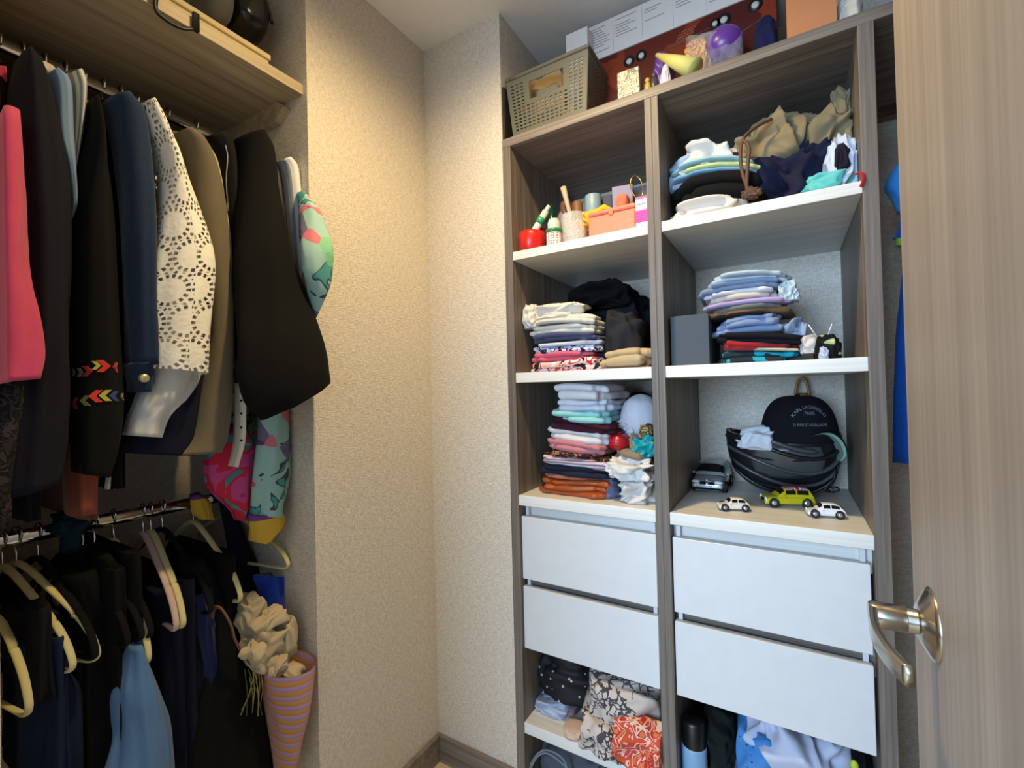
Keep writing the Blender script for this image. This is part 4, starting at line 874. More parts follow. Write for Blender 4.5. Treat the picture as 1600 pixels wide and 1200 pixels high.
crumple('charcoal trousers folded across the navy heap', 934, 1004, 552, 478, cloth(S(40, 40, 46)), .06, .13, 123, zbase=ZB, amp=.22, lim=LB, freq=2.2)
crumple('black leggings on top of the dark heap at the back', 886, 992, 480, 436, cloth(S(11, 11, 14)), .16, .24, 124, amp=.25, lim=LB)
crumple('black cardigan at the back corner behind the navy heap', 980, 1016, 500, 462, cloth(S(14, 14, 18)), .3, .14, 125, amp=.2, lim=LB)
folded('beige folded trousers in front of the navy heap', 936, 1017, 574, 545, cloth(S(190, 166, 130)), .02, .2, 2, 126, zbase=ZB+.008, bow=.006)
folded('brown folded belt bag under the beige trousers', 938, 1016, 577, 572, cloth(S(120, 92, 74)), .022, .18, 1, 127, zbase=ZB)

# ---------------------------------------------- second row, next to the door
boxobj('slate_box', 'slate grey storage box beside the tall pile of tops', 'box', 1048, 1108, 571, 492, .045, .22, plain('slate_card', S(70, 78, 88), .75), ZB)
ABS = blotch([S(40, 50, 60), S(40, 50, 60), S(36, 158, 186), S(36, 158, 186)], 17, .9, .6, stops=[0, .3, .5, .7])
pile([('turquoise graphic print top at the bottom of the tall pile', 1116, 1246, 568, 546, ABS, dict(zbase=ZB)),
      ('cream thin top over the turquoise print', 1150, 1262, 547, 543, cloth(S(198, 192, 168)), dict(layers=1, slope=-.006)),
      ('bright red folded top in the tall pile', 1114, 1244, 546, 532, cloth(S(176, 32, 40)), dict(slope=-.006)),
      ('black folded jumper over the red top', 1112, 1272, 535, 519, cloth(S(24, 24, 30)), dict(slope=-.010)),
      ('light denim blue folded shirt in the tall pile', 1110, 1230, 520, 496, cloth(S(128, 148, 186)), dict(layers=3, bow=.004)),
      ('thin black top over the denim blue shirt', 1108, 1208, 496, 490, cloth(S(28, 26, 28)), dict(layers=1, bow=.004)),
      ('tan brown folded top in the tall pile', 1100, 1246, 491, 483, cloth(S(128, 92, 58)), dict(layers=1, bow=.004)),
      ('grey green folded top below the lilac one', 1112, 1238, 484, 477, cloth(S(112, 116, 112)), dict(layers=1, bow=.005)),
      ('lilac folded top in the tall pile', 1094, 1241, 478, 469, cloth(S(182, 160, 206)), dict(bow=.007, layers=1)),
      ('cream folded top between lilac and white', 1086, 1226, 470, 461, cloth(S(206, 198, 186)), dict(bow=.008, layers=1)),
      ('white folded top under the blue grey one', 1084, 1216, 462, 454, cloth(S(214, 216, 226)), dict(bow=.009, layers=1)),
      ('blue grey folded top near the top of the tall pile', 1082, 1230, 455, 441, cloth(S(126, 146, 174)), dict(bow=.012)),
      ('pale icy blue shirt draped over the tall pile', 1098, 1244, 442, 430, cloth(S(186, 204, 214)), dict(bow=.014, slope=-.006))], .05, .24, 140, 'tops in the tall pile')
crumple('pale blue shirt sleeve hanging from the top of the tall pile', 1216, 1252, 468, 436, cloth(S(190, 206, 216)), .05, .1, 155, amp=.3)
crumple('pale blue cloth bunched beside the black jumper', 1222, 1262, 530, 494, cloth(S(150, 170, 198)), .07, .12, 156, amp=.32)
crumple('white cup of a swimsuit beside the black jumper', 1246, 1282, 552, 522, cloth(S(214, 208, 206)), .05, .08, 157, amp=.2)
BIK = blotch([S(14, 14, 18), S(14, 14, 18), S(20, 20, 24), S(150, 180, 130), S(206, 196, 150)], 40, .8, .4, stops=[0, .3, .55, .64, .7])
t = thing('bikini', 'black patterned bikini with two white ties at the shelf end', 'swimsuit', tuple(at(1290, 558, y=.05)))
crumple(None, 1268, 1316, 560, 520, BIK, .03, .1, 158, name='cup', parent=t, zbase=ZB, amp=.26)
crumple(None, 1278, 1296, 560, 540, cloth(S(190, 200, 226)), .022, .05, 159, name='lining', parent=t, zbase=ZB, amp=.15)
for a_, b__ in (((1263, 507), (1279, 530)), ((1300, 506), (1292, 528))): obj('tie', MB().tube([at(*a_, y=.05), at(*b__, y=.06)], .0013, 6), plain('white_tie', S(226, 226, 230), .6), t)

# ---------------------------------------------- third row, next to the pier
STW = stripes([S(206, 200, 208), S(206, 200, 208), S(120, 70, 92), S(196, 160, 172)], .011, 'z')
TORT = blotch([S(52, 24, 30), S(60, 30, 32), S(168, 116, 84), S(44, 22, 28)], 40, .8)
SATIN = NB('rust_satin'); SATIN.P(Base_Color=S(158, 74, 32), Roughness=.42); SATIN.bump(SATIN.noise(SATIN.coord(), 40, 3), .4, .006); SATIN = SATIN.m
pile([('rust orange satin garment at the bottom of the tall mixed pile', 836, 952, 774, 752, SATIN, dict(zbase=ZC, layers=3, disp=.004)),
      ('salmon brown folded top over the rust satin', 835, 948, 752, 745, cloth(S(172, 102, 80)), dict(layers=1)),
      ('dark navy folded top in the mixed pile', 836, 948, 746, 731, cloth(S(34, 38, 56)), dict(layers=2, slope=-.003)),
      ('pink and white striped shirt in the mixed pile', 837, 957, 732, 719, STW, dict(slope=-.006)),
      ('tortoiseshell print blouse in the mixed pile', 842, 946, 720, 706, TORT, dict(slope=-.004)),
      ('dusty pink folded jumper in the mixed pile', 841, 948, 707, 690, cloth(S(196, 126, 134)), dict(slope=-.010, layers=2)),
      ('white folded shirt over the dusty pink jumper', 847, 951, 692, 673, cloth(S(214, 214, 220)), dict(slope=-.010, layers=2)),
      ('burgundy folded jumper in the mixed pile', 850, 962, 676, 659, cloth(S(66, 24, 38)), dict(slope=-.009)),
      ('aqua folded top below the white trousers', 856, 952, 660, 643, cloth(S(142, 202, 206)), dict(slope=-.005)),
      ('white folded trousers second from the top of the mixed pile', 856, 950, 643, 626, cloth(S(214, 216, 230)), dict(layers=2)),
      ('white folded trousers topping the mixed pile', 859, 948, 626, 605, cloth(S(220, 218, 224)), dict(layers=2, bow=.004))], .04, .24, 170, 'garments in the mixed pile')
LC = ((-9, xb-.001), None, (ZC, ZBb-.001))
crumple('khaki cloth behind the red pouch', 944, 1010, 690, 632, cloth(S(104, 92, 76)), .2, .16, 182, zbase=ZC, amp=.25, lim=LC)
t = thing('white_bra', 'white moulded bra behind the red pouch', 'bra', tuple(at(1000, 680, y=.16)))
crumple(None, 966, 1030, 682, 616, cloth(S(208, 208, 222), .8, 1200, .05), .12, .14, 183, name='cup', parent=t, amp=.03, lim=LC, expo=2.0)
crumple(None, 960, 996, 684, 652, cloth(S(206, 204, 214)), .11, .08, 184, name='strap_fold', parent=t, amp=.4, lim=LC)
crumple('black cap-like cloth at the back behind the white bra', 980, 1014, 645, 612, cloth(S(14, 13, 15)), .3, .1, 185, amp=.15, lim=LC)
t = thing('red_pouch', 'shiny ribbed red pouch beside the burgundy jumper', 'pouch', tuple(at(966, 704, y=.1)))
c = at(966, 690, y=.1); RED = plain('red_vinyl', S(176, 22, 36), .3)
prof = []
for i in range(25):
    a_ = -1.35+2.7*i/24; prof.append((.033*math.cos(a_)*(1+.03*math.sin(i*2.1)), .026*math.sin(a_)))
obj('body', MB().lathe([(r_, c[2]+h_) for r_, h_ in prof], (c[0], c[1], 0), 32), RED, t)
obj('flap', MB().lathe([(.012, c[2]+.024), (.016, c[2]+.028), (.001, c[2]+.029)], (c[0], c[1], 0), 20), RED, t)
crumple('gold and brown scarf tucked behind the teal one', 998, 1026, 690, 658, blotch([S(190, 150, 90), S(120, 90, 50), S(40, 36, 30), S(206, 170, 120)], 45), .1, .1, 187, amp=.25, lim=LC, name='patterned_scarf', cat='scarf')
crumple('orange beige cloth corner between the red pouch and teal scarf', 982, 1002, 706, 678, cloth(S(196, 146, 104)), .09, .06, 188, amp=.25, lim=LC)
crumple('bright teal silk scarf bunched beside the red pouch', 986, 1030, 716, 678, plain('teal_silk', S(22, 150, 160), .45), .06, .12, 189, amp=.36, lim=LC, name='teal_scarf', cat='scarf', freq=4)
folded('khaki folded cloth below the teal scarf', 950, 1022, 745, 706, cloth(S(138, 122, 100)), .06, .2, 3, 190, slope=-.008)
crumple('white twisted shirt over the khaki cloth', 944, 1028, 752, 714, cloth(S(216, 214, 212)), .02, .14, 191, amp=.36, lim=LC)
crumple('white shirt bundle at the bottom beside the rust satin', 966, 1028, 780, 742, cloth(S(214, 210, 206)), .025, .18, 192, zbase=ZC, amp=.26, lim=LC)
crumple('lavender blue garment corner beside the white bundle', 940, 970, 772, 744, cloth(S(96, 104, 140)), .06, .12, 193, zbase=ZC, amp=.2)

# ---------------------------------------------- third row, next to the door: toy cars, helmet, cap
TYRE = plain('tyre_rubber', S(18, 18, 18), .7); HUB = plain('wheel_silver', S(196, 196, 200), .3, .8); WIN = plain('dark_glazing', S(16, 17, 20), .12); LAMP = plain('lamp_lens', S(220, 222, 224), .15); TRIMK = plain('black_trim', S(16, 16, 17), .45)
def toy_car(name, label, base, yaw, L, W, Hh, paint, kind):
    t = thing(name, label, 'toy car', tuple(base))
    M = Matrix.Translation(tuple(base)) @ Matrix.Rotation(yaw, 4, 'Z')
    # local: x forward (nose at +L/2), y left, z up; loft along x
    if kind == 'round': bo = [(-.5, .30, .55), (-.47, .44, .80), (-.40, .54, .92), (-.25, .60, .99), (0, .60, 1), (.2, .58, 1), (.32, .55, .97), (.42, .50, .90), (.48, .42, .78), (.5, .30, .55)]; ca = [(-.44, .05), (-.36, .55), (-.25, .88), (-.1, 1.0), (.05, .98), (.12, .86), (.20, .45), (.26, .03)]; roofk = .74; wb = (-.30, .32); wr_ = .125
    elif kind == 'mini': bo = [(-.5, .34, .85), (-.48, .50, .95), (-.42, .56, .99), (-.2, .60, 1), (.1, .60, 1), (.2, .59, 1), (.36, .56, .98), (.45, .52, .95), (.49, .46, .90), (.5, .34, .84)]; ca = [(-.47, .05), (-.42, .75), (-.36, .96), (-.15, 1.0), (.06, .98), (.12, .88), (.19, .45), (.25, .03)]; roofk = .80; wb = (-.32, .33); wr_ = .105
    else: bo = [(-.5, .40, .85), (-.48, .56, .95), (-.4, .60, 1), (-.1, .61, 1), (.12, .60, 1), (.2, .58, 1), (.34, .55, .98), (.44, .50, .94), (.49, .40, .88), (.5, .30, .82)]; ca = [(-.49, .05), (-.44, .75), (-.38, .95), (-.15, 1.0), (.02, .97), (.08, .84), (.16, .42), (.22, .03)]; roofk = .78; wb = (-.30, .31); wr_ = .095
    zb = .14*Hh; e = 4.0; n = 28; th = np.linspace(0, 2*math.pi, n, endpoint=False)
    Q = spline(np.array(bo), 4); P = []
    for x, zt, wk in Q:
        zt *= Hh; c_, s_ = np.cos(th), np.sin(th)
        P.append(np.stack([np.full(n, x*L), W/2*wk*np.sign(c_)*np.abs(c_)**(2/e), (zt+zb)/2+(zt-zb)/2*np.sign(s_)*np.abs(s_)**(2/e)], 1))
    obj('body', MB().grid(P, True, True, True).xform(M), paint, t)
    QC = spline(np.array(ca), 5)
    def zbody(x): return np.interp(x, Q[:, 0], Q[:, 1])*Hh
    def cab(x, a_, off=0.0):
        k = np.interp(x, QC[:, 0], QC[:, 1]); z0 = zbody(x)-.04*Hh; z1 = zbody(x)+(Hh-zbody(x))*k
        c_, s_ = math.cos(a_), max(math.sin(a_), 0.0); hgt = s_**(.5); wy = W/2*.93*(1-(1-roofk)*hgt*k)
        return np.array([x*L, (wy+off)*math.copysign(abs(c_)**.5, c_), z0+(z1-z0+off)*hgt])
    P = [[cab(x, a_) for a_ in np.linspace(0, math.pi, 25)] for x in QC[:, 0]]
    obj('cabin', MB().grid(P).xform(M), paint, t)
    def patch(x0, x1, a0, a1, m=8):
        return [[cab(x, a_, .0011) for a_ in np.linspace(a0, a1, m)] for x in np.linspace(x0, x1, m)]
    sides = {'round': ((-.30, -.10), (-.07, .10)), 'mini': ((-.36, -.14), (-.11, .09)), 'suv': ((-.40, -.24), (-.21, -.03), (-.01, .06))}[kind]
    for x0, x1 in sides:
        for a0, a1 in ((.10, .62), (math.pi-.62, math.pi-.10)): obj('side_window', MB().grid(patch(x0, x1, a0, a1)).xform(M), WIN, t)
    fw = {'round': (.125, .215), 'mini': (.115, .205), 'suv': (.07, .185)}[kind]
    obj('windscreen', MB().grid(patch(fw[0], fw[1], .55, math.pi-.55, 12)).xform(M), WIN, t)
    rw = {'round': (-.40, -.33), 'mini': (-.455, -.425), 'suv': (-.475, -.445)}[kind]
    obj('rear_window', MB().grid(patch(rw[0], rw[1], .6, math.pi-.6, 10)).xform(M), WIN, t)
    r = wr_*L
    for x in wb:
        for s_ in (1, -1):
            y0 = s_*(W/2-.0005)
            wmb = MB().lathe([(r*.55, -.10*W), (r, -.09*W), (r, .0), (r*.9, .004*s_ if s_ > 0 else .004), (r*.6, .0)], (0, 0, 0), 24, 'y')
            tmp = Matrix.Translation((x*L, y0-(0 if s_ > 0 else 0), r)) @ (Matrix.Identity(4) if s_ > 0 else Matrix.Rotation(math.pi, 4, 'Z'))
            wo = obj('wheel', wmb.xform(tmp).xform(M), TYRE, t)
            obj('hub', MB().lathe([(r*.58, -.001), (r*.58, .0015), (r*.3, .003), (.0003, .003)], (0, 0, 0), 18, 'y', False).xform(tmp).xform(M), HUB, wo)
    zl = {'round': .42, 'mini': .44, 'suv': .43}[kind]*Hh
    for s_ in (1, -1):
        lx = {'round': .468, 'mini': .482, 'suv': .475}[kind]*L; ly = s_*W*{'round': .30, 'mini': .36, 'suv': .33}[kind]
        rr_ = (.06*W, .11*W if kind != 'suv' else .14*W, .055*Hh+.06*W if kind != 'suv' else .055*Hh)
        obj('headlamp', MB().ellipsoid((lx, ly, zl), rr_, 14, 10).xform(M), LAMP, t)
        obj('mirror', MB().ellipsoid((.13*L, s_*W*.53, .62*Hh), (.025*L, .07*W, .05*Hh), 10, 8).xform(M), HUB if kind == 'suv' else paint, t)
    obj('bumper', MB().box(.485*L, .508*L, -W*.42, W*.42, .16*Hh, .23*Hh, .0006).xform(M), HUB if kind != 'suv' else TRIMK, t)
    if kind == 'mini':
        obj('grille', MB().box(.488*L, .5035*L, -W*.24, W*.24, .27*Hh, .46*Hh, .0006).xform(M), TRIMK, t)
        # crossed stripes on the roof
        rx0, rx1 = -.38, .06
        def roof(u_, v_, off): return cab(rx0+(rx1-rx0)*u_, math.pi/2+(v_-.5)*1.75, off)
        def strip(name, p0, p1, wd, col, off):
            p0, p1 = np.array(p0), np.array(p1); d_ = p1-p0; nrm = np.array([-d_[1], d_[0]])/np.linalg.norm(d_)*wd
            G = []
            for k_ in np.linspace(0, 1, 12):
                q = p0+d_*k_; row = []
                for s_ in (-1, 0, 1):
                    w_ = np.clip(q+nrm*s_, 0, 1); row.append(roof(w_[0], w_[1], off))
                G.append(row)
            obj(name, MB().grid(G).xform(M), col, t)
        FB, FWt, FR = plain('flag_blue', S(40, 44, 120), .3), plain('flag_white', S(226, 226, 230), .3), plain('flag_red', S(190, 40, 56), .3)
        obj('roof_flag', MB().grid([[roof(u_, v_, .0009) for v_ in np.linspace(0, 1, 14)] for u_ in np.linspace(0, 1, 14)]).xform(M), FB, t)
        for p0, p1 in (((0, 0), (1, 1)), ((0, 1), (1, 0))):
            strip('flag_saltire', p0, p1, .10, FWt, .0012); strip('flag_saltire', p0, p1, .045, FR, .0016)
        for p0, p1 in (((.5, 0), (.5, 1)), ((0, .5), (1, .5))):
            strip('flag_cross', p0, p1, .15, FWt, .0019); strip('flag_cross', p0, p1, .085, FR, .0023)
    if kind == 'suv':
        for s_ in (1, -1):
            obj('grille_surround', MB().box(.478*L, .5055*L, s_*W*.125-W*.112, s_*W*.125+W*.112, .325*Hh, .495*Hh, .002).xform(M), HUB, t)
            obj('grille', MB().box(.48*L, .5075*L, s_*W*.125-W*.094, s_*W*.125+W*.094, .345*Hh, .475*Hh, .002).xform(M), TRIMK, t)
            obj('roof_rail', MB().tube([(x*L, s_*W*.37, Hh*zz) for x, zz in ((-.42, .93), (-.3, 1.0), (-.1, 1.01), (.0, .97))], .0012, 6, smooth=4).xform(M), HUB, t)
            obj('fog_lamp', MB().ellipsoid((.486*L, s_*W*.36, .29*Hh), (.004, .006, .005), 10, 8).xform(M), LAMP, t)
        obj('number_plate', MB().box(.5*L, .5115*L, -W*.16, W*.16, .255*Hh, .315*Hh).xform(M), LAMP, t)
        obj('skid_plate', MB().box(.487*L, .511*L, -W*.36, W*.36, .125*Hh, .16*Hh, .001).xform(M), HUB, t)
        obj('roundel', MB().lathe([(.0035, 0), (.003, .001), (.0003, .001)], (.492*L, 0, .49*Hh), 16, 'x').xform(M), HUB, t)
    return t
def carpaint(name, col, metal=0.0):
    b = NB(name); b.P(Base_Color=col, Roughness=.28, Metallic=metal); b.set(b.b.inputs['Coat Weight'], .6); return b.m
p = at(1147, 797, z=ZC); toy_car('toy_car', 'cream white vintage toy car standing alone near the shelf edge', (p[0], p[1], ZC), math.pi+.33, .076, .034, .032, carpaint('cream_paint', S(230, 222, 206)), 'round')
p = at(1230, 790, z=ZC); toy_car('toy_car', 'yellow toy car with a flag painted on its roof', (p[0], p[1], ZC), math.pi+.36, .118, .052, .048, carpaint('yellow_paint', S(196, 184, 20)), 'mini')
p = at(1287, 806, z=ZC); toy_car('toy_car', 'bright white vintage toy car behind the tail of the yellow one', (p[0]+.004, p[1]-.008, ZC), math.pi+.20, .080, .036, .034, carpaint('white_paint', S(232, 232, 236)), 'round')
p = at(1102, 762, z=ZC); toy_car('toy_car', 'silver grey toy car with a double grille facing the shelf edge', (max(p[0], xc+.0545), .345, ZC), -math.pi/2-.02, .19, .092, .080, carpaint('silver_paint', S(150, 154, 160), .25), 'suv')

# helmet lying upside down
hyc = .335; hx0, hx1 = at(1136, 700, y=hyc)[0], at(1316, 715, y=hyc)[0]; hz1 = at(1150, 672, y=hyc)[2]
HX, HR = (hx0+hx1)/2, (hx1-hx0)/2; HRY = .098; hz0 = ZC+.0; HZ = hz1-hz0
t = thing('bicycle_helmet', 'black and grey bicycle helmet lying upside down', 'helmet', (HX, hyc, ZC))
def hel(s_, al, k=1.0):
    """s_ 0..pi along x, al angle round the x axis (0 = straight down)"""
    x = HX-HR*k*math.cos(s_); r_ = math.sin(s_)**.62
    lift = .16*HZ*(math.cos(s_)**2)*0+ .18*HZ*max(math.cos(s_), 0)**1.5
    z = hz0+HZ*1.0-HZ*1.0*k*r_*math.cos(al)**1.0 if True else 0
    return np.array([x, hyc-HRY*k*r_*math.sin(al)*1.0, z+lift*.2])
HB = plain('helmet_black', S(20, 21, 23), .32); HG = plain('helmet_grey', S(62, 65, 68), .25); HI = plain('helmet_liner', S(10, 10, 11), .9)
P = [[hel(s_, a_) for s_ in np.linspace(.04, math.pi-.04, 34)] for a_ in np.linspace(-1.5, 1.5, 30)]
obj('shell', MB().grid(P), HB, t, mods=[('SOLIDIFY', dict(thickness=.012, offset=-1))])
P = [[hel(s_, a_, .86) for s_ in np.linspace(.1, math.pi-.1, 28)] for a_ in np.linspace(-1.45, 1.45, 24)]
obj('liner', MB().grid(P), HI, t)
for a_, s0, s1, w_, m_ in ((1.30, .25, 2.9, .011, HB), (1.02, .35, 2.85, .010, HG), (.72, .55, 2.8, .009, HG), (.40, .5, 2.7, .010, HB), (1.42, 1.0, 2.2, .014, HG), (-1.30, .3, 2.8, .011, HB), (-.8, .4, 2.8, .010, HG)):
    pts = [hel(s_, a_+.14*math.sin(2*s_), 1.015) for s_ in np.linspace(s0, s1, 14)]
    pts = [np.array([q[0], q[1], max(q[2], ZC+.006)]) for q in pts]
    obj('ridge', MB().tube(pts, [w_*.35]+[w_]*12+[w_*.35], 12, flat=.55), m_, t)
P = [[hel(s_, a_, 1.035) for s_ in np.linspace(1.05+.35*abs(a_-1.1), 2.35-.4*abs(a_-1.1), 16)] for a_ in np.linspace(.86, 1.38, 10)]
obj('front_panel', MB().grid(P), HG, t, mods=[('SOLIDIFY', dict(thickness=.004, offset=-1))])
for a_, s0, s1 in ((1.16, .9, 1.5), (1.16, 1.7, 2.4), (.87, .8, 1.4), (.87, 1.65, 2.3), (.56, 1.0, 1.9)):
    pts = [hel(s_, a_, 1.0) for s_ in np.linspace(s0, s1, 8)]
    obj('vent', MB().tube(pts, [.001]+[.0065]*6+[.001], 10, flat=.5), HI, t)
obj('strap', MB().tube([at(1296, 716, y=.30), at(1306, 735, y=.27), at(1302, 752, y=.26), at(1290, 765, y=.25), at(1304, 768, y=.26)], .004, 8, smooth=5, flat=.4), TRIMK, t)
obj('buckle', crumplemesh(at(1302, 764, y=.262), (.014, .01, .007), 12, .15), TRIMK, t)
crumple('white face mask lying in the mouth of the black helmet', 1150, 1216, 704, 666, cloth(S(206, 212, 222)), .215, .10, 201, name='white_mask', cat='mask', amp=.22)

# cap resting on the helmet
cyc = .31; cx0, cx1 = at(1187, 655, y=cyc)[0], at(1312, 660, y=cyc)[0]; cz1 = at(1245, 618, y=cyc)[2]; cz0 = at(1240, 692, y=cyc-.07)[2]
CX, CRX, CRY, CRZ = (cx0+cx1)/2, (cx1-cx0)/2, .088, cz1-cz0
CAPM = cloth(S(14, 15, 22)); MINT = plain('mint_underbrim', S(140, 190, 180), .7)
t = thing('baseball_cap', 'black cap with mint lined brim resting on the helmet', 'cap', (CX, cyc, cz0))
def crown(a_, h_, k=1.0):
    r_ = math.cos(h_)**.6
    tilt = .018*math.cos(a_)
    return np.array([CX+CRX*k*r_*math.cos(a_), cyc+CRY*k*r_*math.sin(a_), cz0+CRZ*k*math.sin(h_)+tilt*0])
aa = np.linspace(0, 2*math.pi, 49)[:-1]
P = [[crown(a_, h_, 1-.006*abs(math.sin(3*a_))**14) for a_ in aa] for h_ in np.linspace(0, math.pi/2-.02, 22)]
obj('crown', MB().grid(P, True, False, True), CAPM, t, mods=[('SOLIDIFY', dict(thickness=.0025, offset=-1))])
obj('button', MB().ellipsoid((CX, cyc, cz0+CRZ), (.007, .007, .004), 12, 8), CAPM, t)
# brim curves down at the door side, its lined underside turned to the room
OUT = spline(np.array([at(u_, v_, y=y_) for u_, v_, y_ in ((1254, 690, .235), (1266, 683, .225), (1282, 677, .22), (1299, 677, .22), (1313, 686, .225), (1321, 699, .235), (1322, 711, .25), (1315, 720, .265))]), 4)
INN = spline(np.array([at(u_, v_, y=y_) for u_, v_, y_ in ((1250, 690, .245), (1260, 687, .27), (1272, 685, .285), (1284, 688, .295), (1294, 696, .30), (1300, 706, .30), (1303, 714, .295), (1304, 720, .29))]), 4)
def brimgrid(dz, k0=0.0, k1=1.0, m=8): return [[INN[i]+(OUT[i]-INN[i])*k_+np.array([dz*.5, -dz*.2, dz]) for k_ in np.linspace(k0, k1, m)] for i in range(len(OUT))]
br = obj('brim', MB().grid(brimgrid(.004)), CAPM, t)
obj('brim_lining', MB().grid(brimgrid(0)), cloth(S(92, 112, 104)), t)
obj('brim_edge', MB().grid(brimgrid(-.0006, .80, 1.02, 4)), MINT, t)
PRT = plain('grey_print', S(108, 111, 132), .7)
def cap_text(body, size, az, el, arc=0.0):
    V, F = text_mesh(body, size, .0002); W_ = []
    for x, y, z in V:
        if arc:
            r_ = arc+y; ph = x/arc; x2, y2 = r_*math.sin(ph), r_*math.cos(ph)-arc
        else: x2, y2 = x, y
        W_.append(crown(az+x2/.085, el+y2/.085, 1.008+z*4))
    obj('lettering', MB().add(np.array(W_), F), PRT, t, smooth=False)
AZ = math.radians(-72)
cap_text('KARL LAGERFELD', .0125, AZ, .86, .048); cap_text('PARIS', .0100, AZ, .68); cap_text('21 RUE ST-GUILLAUME', .0078, AZ, .40)
# straw bag behind the cap
x0, x1 = at(1235, 620, y=.44)[0], at(1272, 620, y=.44)[0]; z1 = min(at(1253, 605, y=.44)[2], ZBb-.052)
STRW = stripes([S(170, 132, 70), S(190, 150, 86), S(140, 96, 50)], .012, 'z')
t = thing('straw_bag', 'small golden straw bag standing behind the black cap', 'bag', ((x0+x1)/2, .455, ZC))
obj('body', slabmesh(x0, x1, .435, .475, ZC, z1, 1, 77, disp=.001, expo=6), STRW, t)
for yy in (.442, .468): obj('handle', MB().tube([(x0+.012, yy, z1-.005), (x0+.016, yy, z1+.02), (x0+.022, yy, z1+.040), ((x0+x1)/2, yy, z1+.045), (x1-.022, yy, z1+.040), (x1-.016, yy, z1+.02), (x1-.012, yy, z1-.005)], .0035, 8, smooth=5), plain('straw_handle', S(176, 136, 74), .7), t)

# ---------------------------------------------- bottom compartments
sq_ = NB('motif_print'); vq = sq_.n('TexVoronoi', Vector=sq_.coord(), Scale=42.0, Randomness=1.0).outputs[0]; sq_.P(Base_Color=sq_.ramp(vq, [(0, S(196, 198, 202)), (.15, S(12, 12, 17))], 'CONSTANT'), Roughness=.7); SEQ = sq_.m
crumple('black dress with scattered white motifs in the bottom compartment', 840, 938, 1106, 1008, SEQ, .07, .18, 210, zbase=ZD+.035, amp=.16, lim=(None, None, (ZD, .45)), name='motif_dress', cat='dress')
crumple('pale lilac cloth under the dress with white motifs', 836, 896, 1136, 1084, cloth(S(186, 194, 214)), .05, .16, 211, zbase=ZD, amp=.32, name='lilac_cloth', cat='cloth', lim=((xa+.001, 9), None, None))
crumple('mauve cloth corner under the dress with white motifs', 862, 900, 1122, 1092, cloth(S(150, 122, 132)), .07, .1, 212, zbase=ZD, amp=.2, name='mauve_cloth', cat='cloth')
def ink_flowers():
    b = NB('ink_flower_print'); c = b.coord(); base = b.mix(b.noise(c, 6, 2), S(190, 178, 172), S(206, 190, 178))
    w1 = b.n('TexWave', {'wave_type': 'RINGS'}, Vector=c, Scale=18.0, Distortion=14.0, Detail=3.0).outputs[1]
    v1 = b.n('TexVoronoi', {'feature': 'DISTANCE_TO_EDGE'}, Vector=b.n('VectorMath', {'operation': 'ADD'}, _0=c, _1=b.n('VectorMath', {'operation': 'SCALE'}, _0=b.n('TexNoise', Vector=c, Scale=30.0).outputs[1], Scale=.05).outputs[0]).outputs[0], Scale=34.0).outputs[0]
    m1 = b.math('LESS_THAN', v1, .075); m2 = b.math('GREATER_THAN', b.noise(c, 13, 2, .5, .8), .45)
    m3 = b.math('LESS_THAN', w1, .10)
    mask = b.math('MAXIMUM', b.math('MULTIPLY', m1, m2), b.math('MULTIPLY', m3, b.math('GREATER_THAN', b.noise(c, 12, 1), .47)))
    b.P(Base_Color=b.mix(mask, base, S(66, 62, 68)), Roughness=.85); b.bump(b.noise(c, 50, 3), .3, .005); return b.m
INKF = ink_flowers()
t = thing('floral_dress', 'grey dress with inked flowers spilling over the bottom shelf', 'dress', tuple(at(970, 1170, y=.05)))
crumple(None, 906, 1044, 1172, 1046, INKF, -.01, .24, 213, name='fold', parent=t, amp=.22, lim=((-9, xb-.001), None, (.19, .46)), freq=2.6, nu=110, nv=60)
crumple(None, 900, 985, 1190, 1120, INKF, -.035, .14, 214, name='hem_fold', parent=t, amp=.22, lim=((-9, xb-.001), None, None), freq=2.6)
ORN = blotch([S(196, 84, 40), S(206, 70, 66), S(222, 190, 170), S(190, 52, 40), S(214, 120, 80)], 30, .8, 1.5)
crumple('orange and red patterned scarf over the bottom shelf edge', 950, 1050, 1216, 1132, ORN, -.05, .14, 215, name='orange_scarf', cat='scarf', amp=.26, lim=((-9, xb-.001), None, None), freq=3)
crumple('peach cloth end on the bottom shelf beside the inked flower dress', 878, 912, 1166, 1138, cloth(S(214, 184, 166)), .0, .08, 216, zbase=ZD, name='peach_cloth', cat='cloth', amp=.15)
t = thing('grey_joggers', 'grey joggers with pale drawstrings on the cabinet floor', 'trousers', tuple(at(900, 1240, y=.1)))
crumple(None, 846, 960, 1290, 1158, cloth(S(92, 98, 110)), .06, .24, 217, name='fold', parent=t, zbase=0.0, amp=.2, lim=((xa+.001, xb-.001), None, (0, ZDb-.002)))
for k_ in (0, 1): obj('drawstring', MB().tube([at(828, 1196+6*k_, y=.03), at(840, 1178+4*k_, y=.045), at(856, 1172+5*k_, y=.05), at(880, 1186+8*k_, y=.045), at(890+6*k_, 1215, y=.045)], .0028, 8, smooth=5), cloth(S(140, 144, 152)), t)
